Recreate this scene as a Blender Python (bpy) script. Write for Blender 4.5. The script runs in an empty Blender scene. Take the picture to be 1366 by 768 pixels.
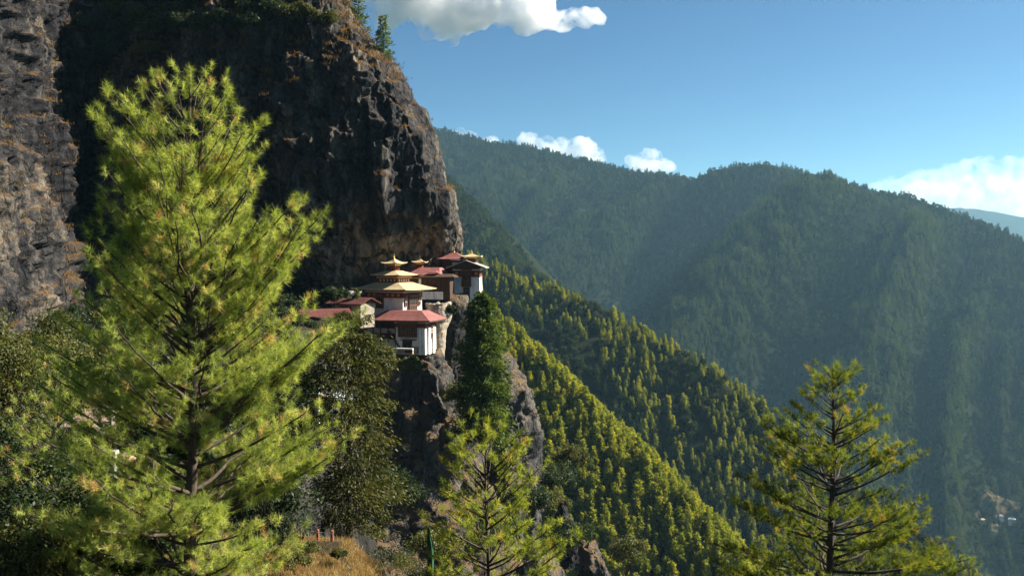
import bpy, math, random
import numpy as np
from mathutils import Vector, Matrix

# ------------------------------------------------------------------ camera, sky, sun, exposure
SC = bpy.context.scene
COL = SC.collection
F = 1328.0                       # focal length in photo pixels (35 mm on full frame)
PITCH = math.atan(44.0 / F)      # the horizon lies 44 px above the middle
SUN_AZ, SUN_EL = math.radians(74), math.radians(37)   # azimuth clockwise from the view direction

cam = bpy.data.objects.new('camera', bpy.data.cameras.new('camera'))
COL.objects.link(cam)
cam.data.lens = 35; cam.data.sensor_width = 36
cam.data.clip_start = 0.5; cam.data.clip_end = 60000
cam.location = (0, 0, 0); cam.rotation_euler = (math.pi / 2 - PITCH, 0, 0)
SC.camera = cam

world = bpy.data.worlds.new('World'); SC.world = world; world.use_nodes = True
wn = world.node_tree; wn.nodes.clear()
wo = wn.nodes.new('ShaderNodeOutputWorld'); bg = wn.nodes.new('ShaderNodeBackground')
sky = wn.nodes.new('ShaderNodeTexSky'); sky.sky_type = 'NISHITA'; sky.sun_disc = False
sky.sun_elevation = SUN_EL; sky.sun_rotation = SUN_AZ
sky.altitude = 3000; sky.air_density = 1.0; sky.dust_density = 4.5; sky.ozone_density = 2.5
tint = wn.nodes.new('ShaderNodeMix'); tint.data_type = 'RGBA'; tint.blend_type = 'MULTIPLY'; tint.inputs[0].default_value = 1
tint.inputs[7].default_value = (0.60, 0.83, 0.82, 1)      # the polarised teal cast of the whole sky
gam = wn.nodes.new('ShaderNodeGamma'); gam.inputs[1].default_value = 1.25      # clear mountain air: deeper blue away from the sun
pre = wn.nodes.new('ShaderNodeVectorMath'); pre.operation = 'SCALE'; pre.inputs['Scale'].default_value = 1 / 12.0
wn.links.new(sky.outputs[0], pre.inputs[0]); wn.links.new(pre.outputs[0], gam.inputs[0])
post = wn.nodes.new('ShaderNodeVectorMath'); post.operation = 'SCALE'; post.inputs['Scale'].default_value = 12.0
wn.links.new(gam.outputs[0], post.inputs[0]); wn.links.new(post.outputs[0], tint.inputs[6]); wn.links.new(tint.outputs[2], bg.inputs[0]); wn.links.new(bg.outputs[0], wo.inputs[0])
bg.inputs[1].default_value = 0.052

sd = bpy.data.lights.new('sun', 'SUN'); sun = bpy.data.objects.new('sun', sd); COL.objects.link(sun)
sd.energy = 5.0; sd.angle = math.radians(0.5); sd.color = (1.0, 0.93, 0.80)
sv = Vector((math.sin(SUN_AZ) * math.cos(SUN_EL), math.cos(SUN_AZ) * math.cos(SUN_EL), math.sin(SUN_EL)))
sun.rotation_euler = (-sv).to_track_quat('-Z', 'Y').to_euler()
sun.location = (60, 20, 120)

vs = SC.view_settings
vs.view_transform = 'Standard'; vs.look = 'None'; vs.gamma = 1; vs.use_curve_mapping = False
vs.exposure = 1.62
cy = SC.cycles
cy.use_denoising = True
cy.max_bounces = 10; cy.diffuse_bounces = 3; cy.glossy_bounces = 2; cy.transmission_bounces = 4
cy.volume_bounces = 6; cy.transparent_max_bounces = 8
cy.sample_clamp_indirect = 4

# ------------------------------------------------------------------ helpers
RNG = np.random.default_rng(11)
random.seed(5)
CP, SP = math.cos(PITCH), math.sin(PITCH)

def at(u, v, depth):
    """World point seen at photo pixel (u, v) at world depth y."""
    dx = (u - 683) / F; dz = (384 - v) / F
    y = CP + dz * SP; z = -SP + dz * CP
    k = depth / y
    return np.array([dx * k, depth, z * k])

def proj(P):
    P = np.atleast_2d(P)
    f = P[:, 1] * CP - P[:, 2] * SP
    up = P[:, 1] * SP + P[:, 2] * CP
    return 683 + F * P[:, 0] / f, 384 - F * up / f, f

def tag(o, label=None, cat=None, group=None, kind=None):
    if label: o['label'] = label
    if cat: o['category'] = cat
    if group: o['group'] = group
    if kind: o['kind'] = kind
    return o

def thing(name, loc, label, cat, rz=0.0, group=None):
    o = bpy.data.objects.new(name, None); COL.objects.link(o)
    o.empty_display_size = 0.5
    o.location = loc; o.rotation_euler = (0, 0, rz)
    return tag(o, label, cat, group)

def np_mesh(name, V, Q=None, T=None, tint=None, smooth=False, mi_q=None, mi_t=None):
    V = np.asarray(V, dtype=np.float32)
    nq = 0 if Q is None else len(Q); nt = 0 if T is None else len(T)
    me = bpy.data.meshes.new(name)
    me.vertices.add(len(V)); me.vertices.foreach_set('co', V.ravel())
    parts = []
    if nq: parts.append(np.asarray(Q, dtype=np.int32).ravel())
    if nt: parts.append(np.asarray(T, dtype=np.int32).ravel())
    li = np.concatenate(parts)
    me.loops.add(len(li)); me.loops.foreach_set('vertex_index', li)
    me.polygons.add(nq + nt)
    tot = np.concatenate([np.full(nq, 4, np.int32), np.full(nt, 3, np.int32)])
    st = np.concatenate([[0], np.cumsum(tot)[:-1]]).astype(np.int32)
    me.polygons.foreach_set('loop_start', st)
    if smooth: me.polygons.foreach_set('use_smooth', np.ones(nq + nt, bool))
    if mi_q is not None or mi_t is not None:
        mi = np.concatenate([np.zeros(nq, np.int32) if mi_q is None else np.full(nq, mi_q) if np.isscalar(mi_q) else mi_q,
                             np.zeros(nt, np.int32) if mi_t is None else np.full(nt, mi_t) if np.isscalar(mi_t) else mi_t])
        me.polygons.foreach_set('material_index', mi.astype(np.int32))
    if tint is not None:
        a = me.attributes.new('tint', 'FLOAT', 'POINT')
        a.data.foreach_set('value', np.asarray(tint, np.float32))
    me.update(calc_edges=True)
    return me

def link(name, me, mats, parent=None, loc=None, rz=0.0):
    if not isinstance(mats, (list, tuple)): mats = [mats]
    if len(me.materials) == 0:
        for m in mats: me.materials.append(m)
    o = bpy.data.objects.new(name, me); COL.objects.link(o)
    if parent: o.parent = parent
    if loc is not None: o.location = loc
    if rz: o.rotation_euler = (0, 0, rz)
    return o

class MB:
    """Collects polygons for one mesh."""
    def __init__(s): s.v = []; s.f = []
    def add(s, vs, fs):
        b = len(s.v); s.v += [tuple(p) for p in vs]; s.f += [tuple(i + b for i in f) for f in fs]; return s
    def box(s, x0, x1, y0, y1, z0, z1, taper=0.0, ty=None):
        t = taper; u = t if ty is None else ty
        vs = [(x0, y0, z0), (x1, y0, z0), (x1, y1, z0), (x0, y1, z0),
              (x0 + t, y0 + u, z1), (x1 - t, y0 + u, z1), (x1 - t, y1 - u, z1), (x0 + t, y1 - u, z1)]
        return s.add(vs, [(3, 2, 1, 0), (4, 5, 6, 7), (0, 1, 5, 4), (1, 2, 6, 5), (2, 3, 7, 6), (3, 0, 4, 7)])
    def lathe(s, prof, n=10, c=(0, 0, 0)):
        vs = []; fs = []
        for r, z in prof:
            for k in range(n):
                a = 2 * math.pi * k / n; vs.append((c[0] + r * math.cos(a), c[1] + r * math.sin(a), c[2] + z))
        for j in range(len(prof) - 1):
            for k in range(n):
                fs.append((j * n + k, j * n + (k + 1) % n, (j + 1) * n + (k + 1) % n, (j + 1) * n + k))
        fs.append(tuple(range(n - 1, -1, -1))); fs.append(tuple((len(prof) - 1) * n + k for k in range(n)))
        return s.add(vs, fs)
    def disc(s, c, nrm, r, t, n=12):
        nrm = Vector(nrm).normalized(); a = nrm.orthogonal().normalized(); b = nrm.cross(a)
        c = Vector(c); vs = []
        for off in (0, t):
            for k in range(n):
                w = 2 * math.pi * k / n
                vs.append(c + nrm * off + a * (r * math.cos(w)) + b * (r * math.sin(w)))
        fs = [tuple(n + k for k in range(n))] + [(k, (k + 1) % n, n + (k + 1) % n, n + k) for k in range(n)]
        return s.add(vs, fs)
    def tube(s, pts, rad, n=6):
        pts = [Vector(p) for p in pts]; vs = []; fs = []
        for i, p in enumerate(pts):
            d = (pts[min(i + 1, len(pts) - 1)] - pts[max(i - 1, 0)]).normalized()
            a = d.orthogonal().normalized(); b = d.cross(a)
            r = rad[i] if hasattr(rad, '__len__') else rad
            for k in range(n):
                w = 2 * math.pi * k / n; vs.append(p + a * (r * math.cos(w)) + b * (r * math.sin(w)))
        for i in range(len(pts) - 1):
            for k in range(n):
                fs.append((i * n + k, i * n + (k + 1) % n, (i + 1) * n + (k + 1) % n, (i + 1) * n + k))
        fs.append(tuple(range(n - 1, -1, -1))); fs.append(tuple((len(pts) - 1) * n + k for k in range(n)))
        return s.add(vs, fs)
    def build(s, name, mat, parent=None, loc=None, rz=0.0, smooth=False):
        me = bpy.data.meshes.new(name); me.from_pydata(s.v, [], s.f); me.update()
        if smooth:
            for p in me.polygons: p.use_smooth = True
        return link(name, me, mat, parent, loc, rz)

# --- noise
def _hash(ix, iy, iz, seed):
    h = (ix.astype(np.int64) * 374761393 + iy.astype(np.int64) * 668265263 + iz.astype(np.int64) * 2147483647 + seed * 974634721) & 0xffffffff
    h = ((h ^ (h >> 13)) * 1274126177) & 0xffffffff
    h = ((h ^ (h >> 16)) * 2246822519) & 0xffffffff
    return ((h ^ (h >> 15)) & 0xffffff).astype(np.float64) / 0xffffff * 2 - 1

def vnoise(P, seed=0):
    P = np.asarray(P, float); I = np.floor(P).astype(np.int64); f = P - I
    w = f * f * f * (f * (f * 6 - 15) + 10)
    out = 0
    for dx in (0, 1):
        for dy in (0, 1):
            for dz in (0, 1):
                k = (w[:, 0] if dx else 1 - w[:, 0]) * (w[:, 1] if dy else 1 - w[:, 1]) * (w[:, 2] if dz else 1 - w[:, 2])
                out = out + k * _hash(I[:, 0] + dx, I[:, 1] + dy, I[:, 2] + dz, seed)
    return out

def fbm(P, octv=4, seed=0, gain=0.5):
    a = 1; s = 0; P = np.asarray(P, float)
    for o in range(octv):
        s = s + a * vnoise(P, seed + o * 17); P = P * 2.03 + 3.7; a *= gain
    return s

def ridged(P, octv=4, seed=0, gain=0.5):
    a = 1; s = 0; P = np.asarray(P, float)
    for o in range(octv):
        s = s + a * (1 - 2 * np.abs(vnoise(P, seed + o * 31))); P = P * 2.1 + 1.3; a *= gain
    return s

def facets(P, seed=0):
    """Blocky fracture: every cell of a jittered lattice is a tilted plate of its own height."""
    P = np.asarray(P, float); I = np.floor(P).astype(np.int64); best = np.full(len(P), 1e9); out = np.zeros(len(P))
    for dx in (-1, 0, 1):
        for dy in (-1, 0, 1):
            for dz in (-1, 0, 1):
                c = [I[:, 0] + dx, I[:, 1] + dy, I[:, 2] + dz]
                h = [_hash(*c, seed + q) for q in range(7)]
                D_ = np.stack([P[:, q] - (c[q] + 0.5 + 0.45 * h[q]) for q in range(3)], 1)
                d2 = (D_ ** 2).sum(1); m_ = d2 < best; best[m_] = d2[m_]
                val = h[3] * 0.6 + 0.9 * (D_[:, 0] * h[4] + D_[:, 1] * h[5] + D_[:, 2] * h[6]); out[m_] = val[m_]
    return out

def sstep(a, b, x):
    t = np.clip((x - a) / (b - a), 0, 1); return t * t * (3 - 2 * t)

def grid_quads(nr, nc):
    i = np.arange(nr - 1)[:, None] * nc + np.arange(nc - 1)[None, :]
    return np.stack([i, i + 1, i + nc + 1, i + nc], -1).reshape(-1, 4)

def grid_normals(G):
    a = np.gradient(G, axis=1); b = np.gradient(G, axis=0)
    n = np.cross(a, b); return n / (np.linalg.norm(n, axis=-1, keepdims=True) + 1e-9)

# --- materials
def mat(name):
    m = bpy.data.materials.new(name); m.use_nodes = True
    nt = m.node_tree; nt.nodes.clear()
    out = nt.nodes.new('ShaderNodeOutputMaterial')
    return m, nt, out

def N(nt, t, **kw):
    n = nt.nodes.new(t)
    for k, v in kw.items():
        if k in n.inputs and not hasattr(n, k): n.inputs[k].default_value = v
        else: setattr(n, k, v)
    return n

def ramp(nt, fac, stops, interp='LINEAR'):
    r = nt.nodes.new('ShaderNodeValToRGB'); r.color_ramp.interpolation = interp
    e = r.color_ramp.elements
    while len(e) < len(stops): e.new(0.5)
    for el, (p, c) in zip(e, stops):
        el.position = p; el.color = (*c, 1) if len(c) == 3 else c
    nt.links.new(fac, r.inputs[0]); return r.outputs[0]

def noise_tex(nt, scale, detail=5, rough=0.6, stretch=None, coord='Object', dist=0.0):
    tc = nt.nodes.new('ShaderNodeTexCoord'); src = tc.outputs[coord]
    if stretch:
        mp = nt.nodes.new('ShaderNodeMapping'); mp.inputs['Scale'].default_value = stretch
        nt.links.new(src, mp.inputs[0]); src = mp.outputs[0]
    n = nt.nodes.new('ShaderNodeTexNoise')
    n.inputs['Scale'].default_value = scale; n.inputs['Detail'].default_value = detail
    n.inputs['Roughness'].default_value = rough; n.inputs['Distortion'].default_value = dist
    nt.links.new(src, n.inputs['Vector']); return n.outputs['Fac']

def mixc(nt, fac, a, b, mode='MIX'):
    m = nt.nodes.new('ShaderNodeMix'); m.data_type = 'RGBA'; m.blend_type = mode
    for s, x in ((m.inputs[0], fac), (m.inputs[6], a), (m.inputs[7], b)):
        if hasattr(x, 'is_linked') or hasattr(x, 'links'): nt.links.new(x, s)
        elif isinstance(x, (int, float)): s.default_value = x
        else: s.default_value = (*x, 1)
    return m.outputs[2]

def mth(nt, op, a, b=0.0, clamp=False):
    m = nt.nodes.new('ShaderNodeMath'); m.operation = op; m.use_clamp = clamp
    for s, x in ((m.inputs[0], a), (m.inputs[1], b)):
        if hasattr(x, 'links'): nt.links.new(x, s)
        else: s.default_value = x
    return m.outputs[0]

def principled(nt, out, color, rough=0.8, metal=0.0, bump=None, bstr=0.5, bdist=0.1, spec=0.3):
    p = nt.nodes.new('ShaderNodeBsdfPrincipled')
    if hasattr(color, 'links'): nt.links.new(color, p.inputs['Base Color'])
    else: p.inputs['Base Color'].default_value = (*color, 1)
    p.inputs['Roughness'].default_value = rough; p.inputs['Metallic'].default_value = metal
    p.inputs['Specular IOR Level'].default_value = spec
    if bump is not None:
        b = nt.nodes.new('ShaderNodeBump'); b.inputs['Strength'].default_value = bstr; b.inputs['Distance'].default_value = bdist
        nt.links.new(bump, b.inputs['Height']); nt.links.new(b.outputs[0], p.inputs['Normal'])
    nt.links.new(p.outputs[0], out.inputs[0]); return p

def matte(name, c, c2, scale): return simple_mat(name, c, c2, scale, 1.0, 0, None, 0.3, 0.03, 0.0)

def simple_mat(name, c, c2=None, scale=3.0, rough=0.8, metal=0.0, stretch=None, bstr=0.3, bdist=0.03, spec=0.3):
    m, nt, out = mat(name)
    n = noise_tex(nt, scale, 5, 0.65, stretch)
    c2 = c2 or tuple(x * 0.6 for x in c)
    col = ramp(nt, n, [(0.3, c2), (0.65, c)])
    principled(nt, out, col, rough, metal, n, bstr, bdist, spec); return m

def leaf_mat(name, stops, trans=0.4, gloss=0.0, rand=0.25, tcol=None):
    """Foliage: colour from the per-clump tint and the object's own random, some light through the leaf."""
    m, nt, out = mat(name)
    at_ = nt.nodes.new('ShaderNodeAttribute'); at_.attribute_name = 'tint'
    oi = nt.nodes.new('ShaderNodeObjectInfo')
    f = mth(nt, 'ADD', at_.outputs['Fac'], mth(nt, 'MULTIPLY', mth(nt, 'SUBTRACT', oi.outputs['Random'], 0.5), rand), True)
    col = ramp(nt, f, stops)
    d = nt.nodes.new('ShaderNodeBsdfDiffuse'); t = nt.nodes.new('ShaderNodeBsdfTranslucent')
    nt.links.new(col, d.inputs[0])
    tc = mixc(nt, 1.0, col, tcol or (1.25, 1.15, 0.5), 'MULTIPLY'); nt.links.new(tc, t.inputs[0])
    mx = nt.nodes.new('ShaderNodeMixShader'); mx.inputs[0].default_value = trans
    nt.links.new(d.outputs[0], mx.inputs[1]); nt.links.new(t.outputs[0], mx.inputs[2])
    sh = mx.outputs[0]
    if gloss:
        g = nt.nodes.new('ShaderNodeBsdfGlossy'); g.inputs['Roughness'].default_value = 0.45
        g.inputs['Color'].default_value = (1, 1, 1, 1)
        m2 = nt.nodes.new('ShaderNodeMixShader'); m2.inputs[0].default_value = gloss
        nt.links.new(sh, m2.inputs[1]); nt.links.new(g.outputs[0], m2.inputs[2]); sh = m2.outputs[0]
    nt.links.new(sh, out.inputs[0]); return m

def rock_mat(name, dark, mid, pale, grass, gz=0.45, amount=0.5, streak=0.5, band=None):
    m, nt, out = mat(name)
    big = noise_tex(nt, 0.05, 6, 0.62, dist=0.8)
    st = noise_tex(nt, 0.30, 7, 0.68, (1, 1, 0.12), dist=0.5)
    fine = noise_tex(nt, 1.1, 9, 0.72)
    grain = noise_tex(nt, 4.5, 6, 0.75)
    mixv = mth(nt, 'ADD', mth(nt, 'MULTIPLY', big, 0.55), mth(nt, 'ADD', mth(nt, 'MULTIPLY', st, streak), mth(nt, 'MULTIPLY', fine, 0.3)))
    if band:      # fresher, paler rock where slabs have broken away under the brow
        tc = nt.nodes.new('ShaderNodeTexCoord'); sx = nt.nodes.new('ShaderNodeSeparateXYZ'); nt.links.new(tc.outputs['Object'], sx.inputs[0])
        up = mth(nt, 'MULTIPLY', mth(nt, 'SUBTRACT', sx.outputs[2], band[0]), 1 / band[1])
        b = mth(nt, 'SUBTRACT', 1.0, mth(nt, 'ABSOLUTE', up), True)
        lf = mth(nt, 'MULTIPLY', mth(nt, 'SUBTRACT', -62.0, sx.outputs[0]), 0.12, True)
        mixv = mth(nt, 'ADD', mixv, mth(nt, 'ADD', mth(nt, 'MULTIPLY', mth(nt, 'MULTIPLY', b, mth(nt, 'SUBTRACT', 1.0, lf, True)), 0.09), mth(nt, 'MULTIPLY', lf, -0.03)))
    lo = 0.5 * (0.85 + streak)
    col = ramp(nt, mixv, [(lo - 0.10, dark), (lo + 0.02, mid), (lo + 0.10, tuple((a + b_) * 0.42 for a, b_ in zip(mid, pale))), (lo + 0.19, pale)])
    col = mixc(nt, 0.75, col, ramp(nt, grain, [(0.3, (0.35, 0.35, 0.36)), (0.7, (1.5, 1.46, 1.4))]), 'MULTIPLY')
    tc2 = nt.nodes.new('ShaderNodeTexCoord'); mp = nt.nodes.new('ShaderNodeMapping'); mp.inputs['Scale'].default_value = (1, 1, 0.45); nt.links.new(tc2.outputs['Object'], mp.inputs[0])
    wv = nt.nodes.new('ShaderNodeTexNoise'); wv.inputs['Scale'].default_value = 0.5; nt.links.new(mp.outputs[0], wv.inputs[0])
    wa = nt.nodes.new('ShaderNodeVectorMath'); wa.operation = 'MULTIPLY_ADD'; nt.links.new(wv.outputs['Color'], wa.inputs[0]); wa.inputs[1].default_value = (3, 3, 3); nt.links.new(mp.outputs[0], wa.inputs[2])
    vo = nt.nodes.new('ShaderNodeTexVoronoi'); vo.feature = 'DISTANCE_TO_EDGE'; vo.inputs['Scale'].default_value = 0.28; nt.links.new(wa.outputs[0], vo.inputs['Vector'])
    crack = ramp(nt, vo.outputs['Distance'], [(0.0, (0.12, 0.12, 0.12)), (0.06, (1, 1, 1))])
    col = mixc(nt, 0.8, col, crack, 'MULTIPLY')
    geo = nt.nodes.new('ShaderNodeNewGeometry'); sp = nt.nodes.new('ShaderNodeSeparateXYZ')
    nt.links.new(geo.outputs['Normal'], sp.inputs[0])
    gm = mth(nt, 'ADD', sp.outputs[2], mth(nt, 'ADD', mth(nt, 'MULTIPLY', mth(nt, 'SUBTRACT', fine, 0.5), 1.2), mth(nt, 'MULTIPLY', mth(nt, 'SUBTRACT', big, 0.5), 1.2)))
    gmask = ramp(nt, gm, [(gz, (0, 0, 0)), (gz + 0.25, (amount,) * 3)])
    gcol = ramp(nt, grain, [(0.3, tuple(x * 0.4 for x in grass)), (0.7, grass)])
    col = mixc(nt, gmask, col, gcol)
    bmp = mth(nt, 'ADD', mth(nt, 'ADD', mth(nt, 'MULTIPLY', fine, 1.0), mth(nt, 'MULTIPLY', grain, 0.45)), mth(nt, 'MULTIPLY', crack, 0.3))
    principled(nt, out, col, 0.9, 0, bmp, 1.0, 1.0, 0.15); return m

M = {}
M['rock'] = rock_mat('cliff_rock', (0.020, 0.020, 0.024), (0.066, 0.063, 0.064), (0.38, 0.32, 0.24), (0.20, 0.115, 0.05), 0.55, 0.75, 0.75, (1.5, 12.0))
M['rock2'] = rock_mat('buttress_rock', (0.045, 0.044, 0.046), (0.13, 0.122, 0.115), (0.36, 0.31, 0.24), (0.26, 0.16, 0.075), 0.5, 0.8)
M['bark'] = simple_mat('bark', (0.10, 0.075, 0.055), (0.03, 0.022, 0.018), 9, 0.95, 0, (1, 1, 0.3), 0.6, 0.02)
M['bark_far'] = simple_mat('bark_far', (0.09, 0.07, 0.055), (0.04, 0.03, 0.024), 3, 0.95)
M['needle'] = leaf_mat('pine_needles', [(0.0, (0.08, 0.12, 0.03)), (0.45, (0.29, 0.36, 0.07)), (0.8, (0.50, 0.56, 0.16)), (0.93, (0.56, 0.51, 0.21)), (1.0, (0.50, 0.27, 0.12))], 0.5, 0.015, 0.0)
M['needle_dark'] = leaf_mat('dark_pine_needles', [(0.0, (0.03, 0.05, 0.012)), (0.5, (0.15, 0.20, 0.022)), (0.9, (0.30, 0.33, 0.04)), (1.0, (0.36, 0.25, 0.05))], 0.5, 0.012, 0.0)
M['needle_mid'] = leaf_mat('mid_pine_needles', [(0.0, (0.06, 0.09, 0.02)), (0.5, (0.26, 0.32, 0.045)), (0.9, (0.44, 0.46, 0.075)), (1.0, (0.45, 0.30, 0.07))], 0.5, 0.015, 0.0)
M['juniper'] = leaf_mat('juniper_foliage', [(0.0, (0.018, 0.024, 0.008)), (0.5, (0.06, 0.066, 0.018)), (1.0, (0.135, 0.13, 0.03))], 0.3, 0.008, 0.0)
M['fir'] = leaf_mat('fir_foliage', [(0.0, (0.02, 0.04, 0.012)), (0.5, (0.07, 0.11, 0.025)), (1.0, (0.16, 0.19, 0.035))], 0.35, 0.008, 0.2)
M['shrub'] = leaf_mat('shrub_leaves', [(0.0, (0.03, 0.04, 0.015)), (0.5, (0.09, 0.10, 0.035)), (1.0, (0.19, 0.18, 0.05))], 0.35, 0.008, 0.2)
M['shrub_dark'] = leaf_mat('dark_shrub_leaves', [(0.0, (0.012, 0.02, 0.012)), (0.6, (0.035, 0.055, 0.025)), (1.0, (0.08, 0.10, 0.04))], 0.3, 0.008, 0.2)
M['far_pine'] = leaf_mat('slope_pine_foliage', [(0.0, (0.07, 0.10, 0.02)), (0.5, (0.22, 0.25, 0.035)), (0.85, (0.36, 0.36, 0.05)), (1.0, (0.46, 0.39, 0.055))], 0.45, 0, 0.5)  # pine yellow-green, brightened to carry the sun on the spur crest
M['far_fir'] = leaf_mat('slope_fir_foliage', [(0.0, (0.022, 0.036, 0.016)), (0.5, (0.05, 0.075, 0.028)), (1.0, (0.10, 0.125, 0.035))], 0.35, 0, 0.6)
M['far_broad'] = leaf_mat('slope_broadleaf_foliage', [(0.0, (0.016, 0.026, 0.014)), (0.5, (0.04, 0.055, 0.026)), (1.0, (0.085, 0.10, 0.045))], 0.3, 0, 0.6)
M['mtn_pine_lit'] = leaf_mat('mountain_pine_lit_foliage', [(0.0, (0.02, 0.038, 0.016)), (0.5, (0.045, 0.070, 0.028)), (1.0, (0.085, 0.105, 0.036))], 0.4, 0, 0.7)  # brighter foliage for rib crests: sunlight on the ribs put into colour
M['mtn_tree'] = leaf_mat('mountain_tree_foliage', [(0.0, (0.010, 0.019, 0.011)), (0.5, (0.025, 0.040, 0.016)), (1.0, (0.075, 0.088, 0.026))], 0.3, 0, 0.7)
M['slope'] = matte('forest_floor', (0.020, 0.024, 0.013), (0.010, 0.014, 0.008), 0.05)
M['valley'] = matte('valley_ground', (0.07, 0.07, 0.04), (0.035, 0.045, 0.025), 0.01)
M['hill'] = rock_mat('hillside_ground', (0.02, 0.02, 0.02), (0.06, 0.057, 0.052), (0.2, 0.17, 0.13), (0.055, 0.046, 0.026), 0.50, 0.95)
M['drygrass'] = leaf_mat('dry_grass_blades', [(0.0, (0.16, 0.10, 0.04)), (0.5, (0.36, 0.25, 0.11)), (1.0, (0.52, 0.41, 0.20))], 0.35, 0.0, 0.0, (1.1, 1, 0.7))
M['greygrass'] = leaf_mat('ochre_grass_blades', [(0.0, (0.07, 0.045, 0.02)), (0.5, (0.20, 0.12, 0.045)), (1.0, (0.34, 0.22, 0.085))], 0.35, 0.0, 0.0, (1.1, 1, 0.7))
def weathered(name, c, stain, scale, stretch, amt, rough, spec, seams=0.0, metal=0.0):
    m, nt, out = mat(name)
    a = noise_tex(nt, scale, 6, 0.7, stretch); b = noise_tex(nt, scale * 3.3, 5, 0.7)
    f = mth(nt, 'ADD', mth(nt, 'MULTIPLY', a, 0.65), mth(nt, 'MULTIPLY', b, 0.35))
    col = ramp(nt, f, [(0.34, stain), (0.34 + amt, c), (0.75, tuple(min(0.9, x * 1.12) for x in c))])
    h = b
    if seams:      # sheet joints
        tc = nt.nodes.new('ShaderNodeTexCoord'); sx = nt.nodes.new('ShaderNodeSeparateXYZ'); nt.links.new(tc.outputs['Object'], sx.inputs[0])
        g = []
        for k in (0, 1):
            fr = mth(nt, 'FRACT', mth(nt, 'MULTIPLY', sx.outputs[k], 1 / seams)); g.append(mth(nt, 'LESS_THAN', fr, 0.10))
        line = mth(nt, 'MAXIMUM', g[0], g[1])
        col = mixc(nt, mth(nt, 'MULTIPLY', line, 0.45), col, stain); h = mth(nt, 'ADD', h, line)
    principled(nt, out, col, rough, metal, h, 0.35, 0.04, spec); return m
M['white'] = weathered('limewash', (0.76, 0.74, 0.72), (0.40, 0.36, 0.32), 1.1, (1, 1, 0.35), 0.16, 0.9, 0.2)
M['gold'] = weathered('gilded_roof', (0.56, 0.45, 0.26), (0.30, 0.21, 0.10), 1.2, None, 0.2, 0.55, 0.4, 1.1)
M['goldtrim'] = simple_mat('gilding', (0.72, 0.44, 0.10), (0.5, 0.28, 0.06), 3.0, 0.4, 0.5, None, 0.1, 0.01, 0.5)
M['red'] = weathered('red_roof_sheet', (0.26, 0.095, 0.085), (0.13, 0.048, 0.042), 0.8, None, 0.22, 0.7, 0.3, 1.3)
M['red_shaded'] = weathered('shaded_red_roof_sheet', (0.115, 0.036, 0.032), (0.06, 0.022, 0.02), 0.8, None, 0.2, 0.8, 0.2, 1.3)  # darker copy of the red sheet: shade on the roofs put into colour
M['darkred'] = simple_mat('red_ochre_band', (0.16, 0.035, 0.022), (0.10, 0.022, 0.016), 3, 0.85)
M['wood'] = simple_mat('dark_timber', (0.075, 0.038, 0.022), (0.035, 0.018, 0.012), 4, 0.8, 0, (1, 1, 0.3))
M['trim'] = simple_mat('ochre_timber_trim', (0.46, 0.27, 0.10), (0.30, 0.15, 0.05), 5, 0.75)
M['frame'] = simple_mat('brown_timber_frame', (0.20, 0.105, 0.05), (0.10, 0.05, 0.028), 5, 0.8)
M['pale'] = simple_mat('pale_painted_timber', (0.68, 0.60, 0.48), (0.5, 0.42, 0.33), 5, 0.8)
M['glass'] = simple_mat('dark_window', (0.015, 0.014, 0.016), (0.008, 0.008, 0.01), 2, 0.25, 0, None, 0.0, 0.0, 0.5)
M['shingle'] = simple_mat('weathered_shingles', (0.36, 0.32, 0.31), (0.22, 0.19, 0.18), 3, 0.9)
M['stone'] = simple_mat('dressed_stone', (0.36, 0.30, 0.23), (0.17, 0.14, 0.11), 1.4, 0.95, 0, (1, 1, 1.8), 0.8, 0.15)
M['post'] = simple_mat('red_brown_post', (0.34, 0.12, 0.07), (0.2, 0.07, 0.04), 6, 0.85)
M['metal'] = simple_mat('grey_metal', (0.55, 0.55, 0.55), (0.4, 0.4, 0.4), 6, 0.5, 0.4)
M['flag'] = simple_mat('green_cloth', (0.03, 0.13, 0.055), (0.02, 0.09, 0.04), 5, 0.9)
M['slate'] = simple_mat('pink_slate', (0.42, 0.28, 0.21), (0.3, 0.2, 0.15), 2, 0.9)
M['clay'] = simple_mat('bare_earth', (0.13, 0.09, 0.055), (0.045, 0.05, 0.025), 0.08, 1.0, 0, None, 0.3, 0.03, 0.0)
M['sheet'] = simple_mat('pale_blue_sheet', (0.5, 0.55, 0.62), (0.4, 0.44, 0.5), 2, 0.6)

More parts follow.
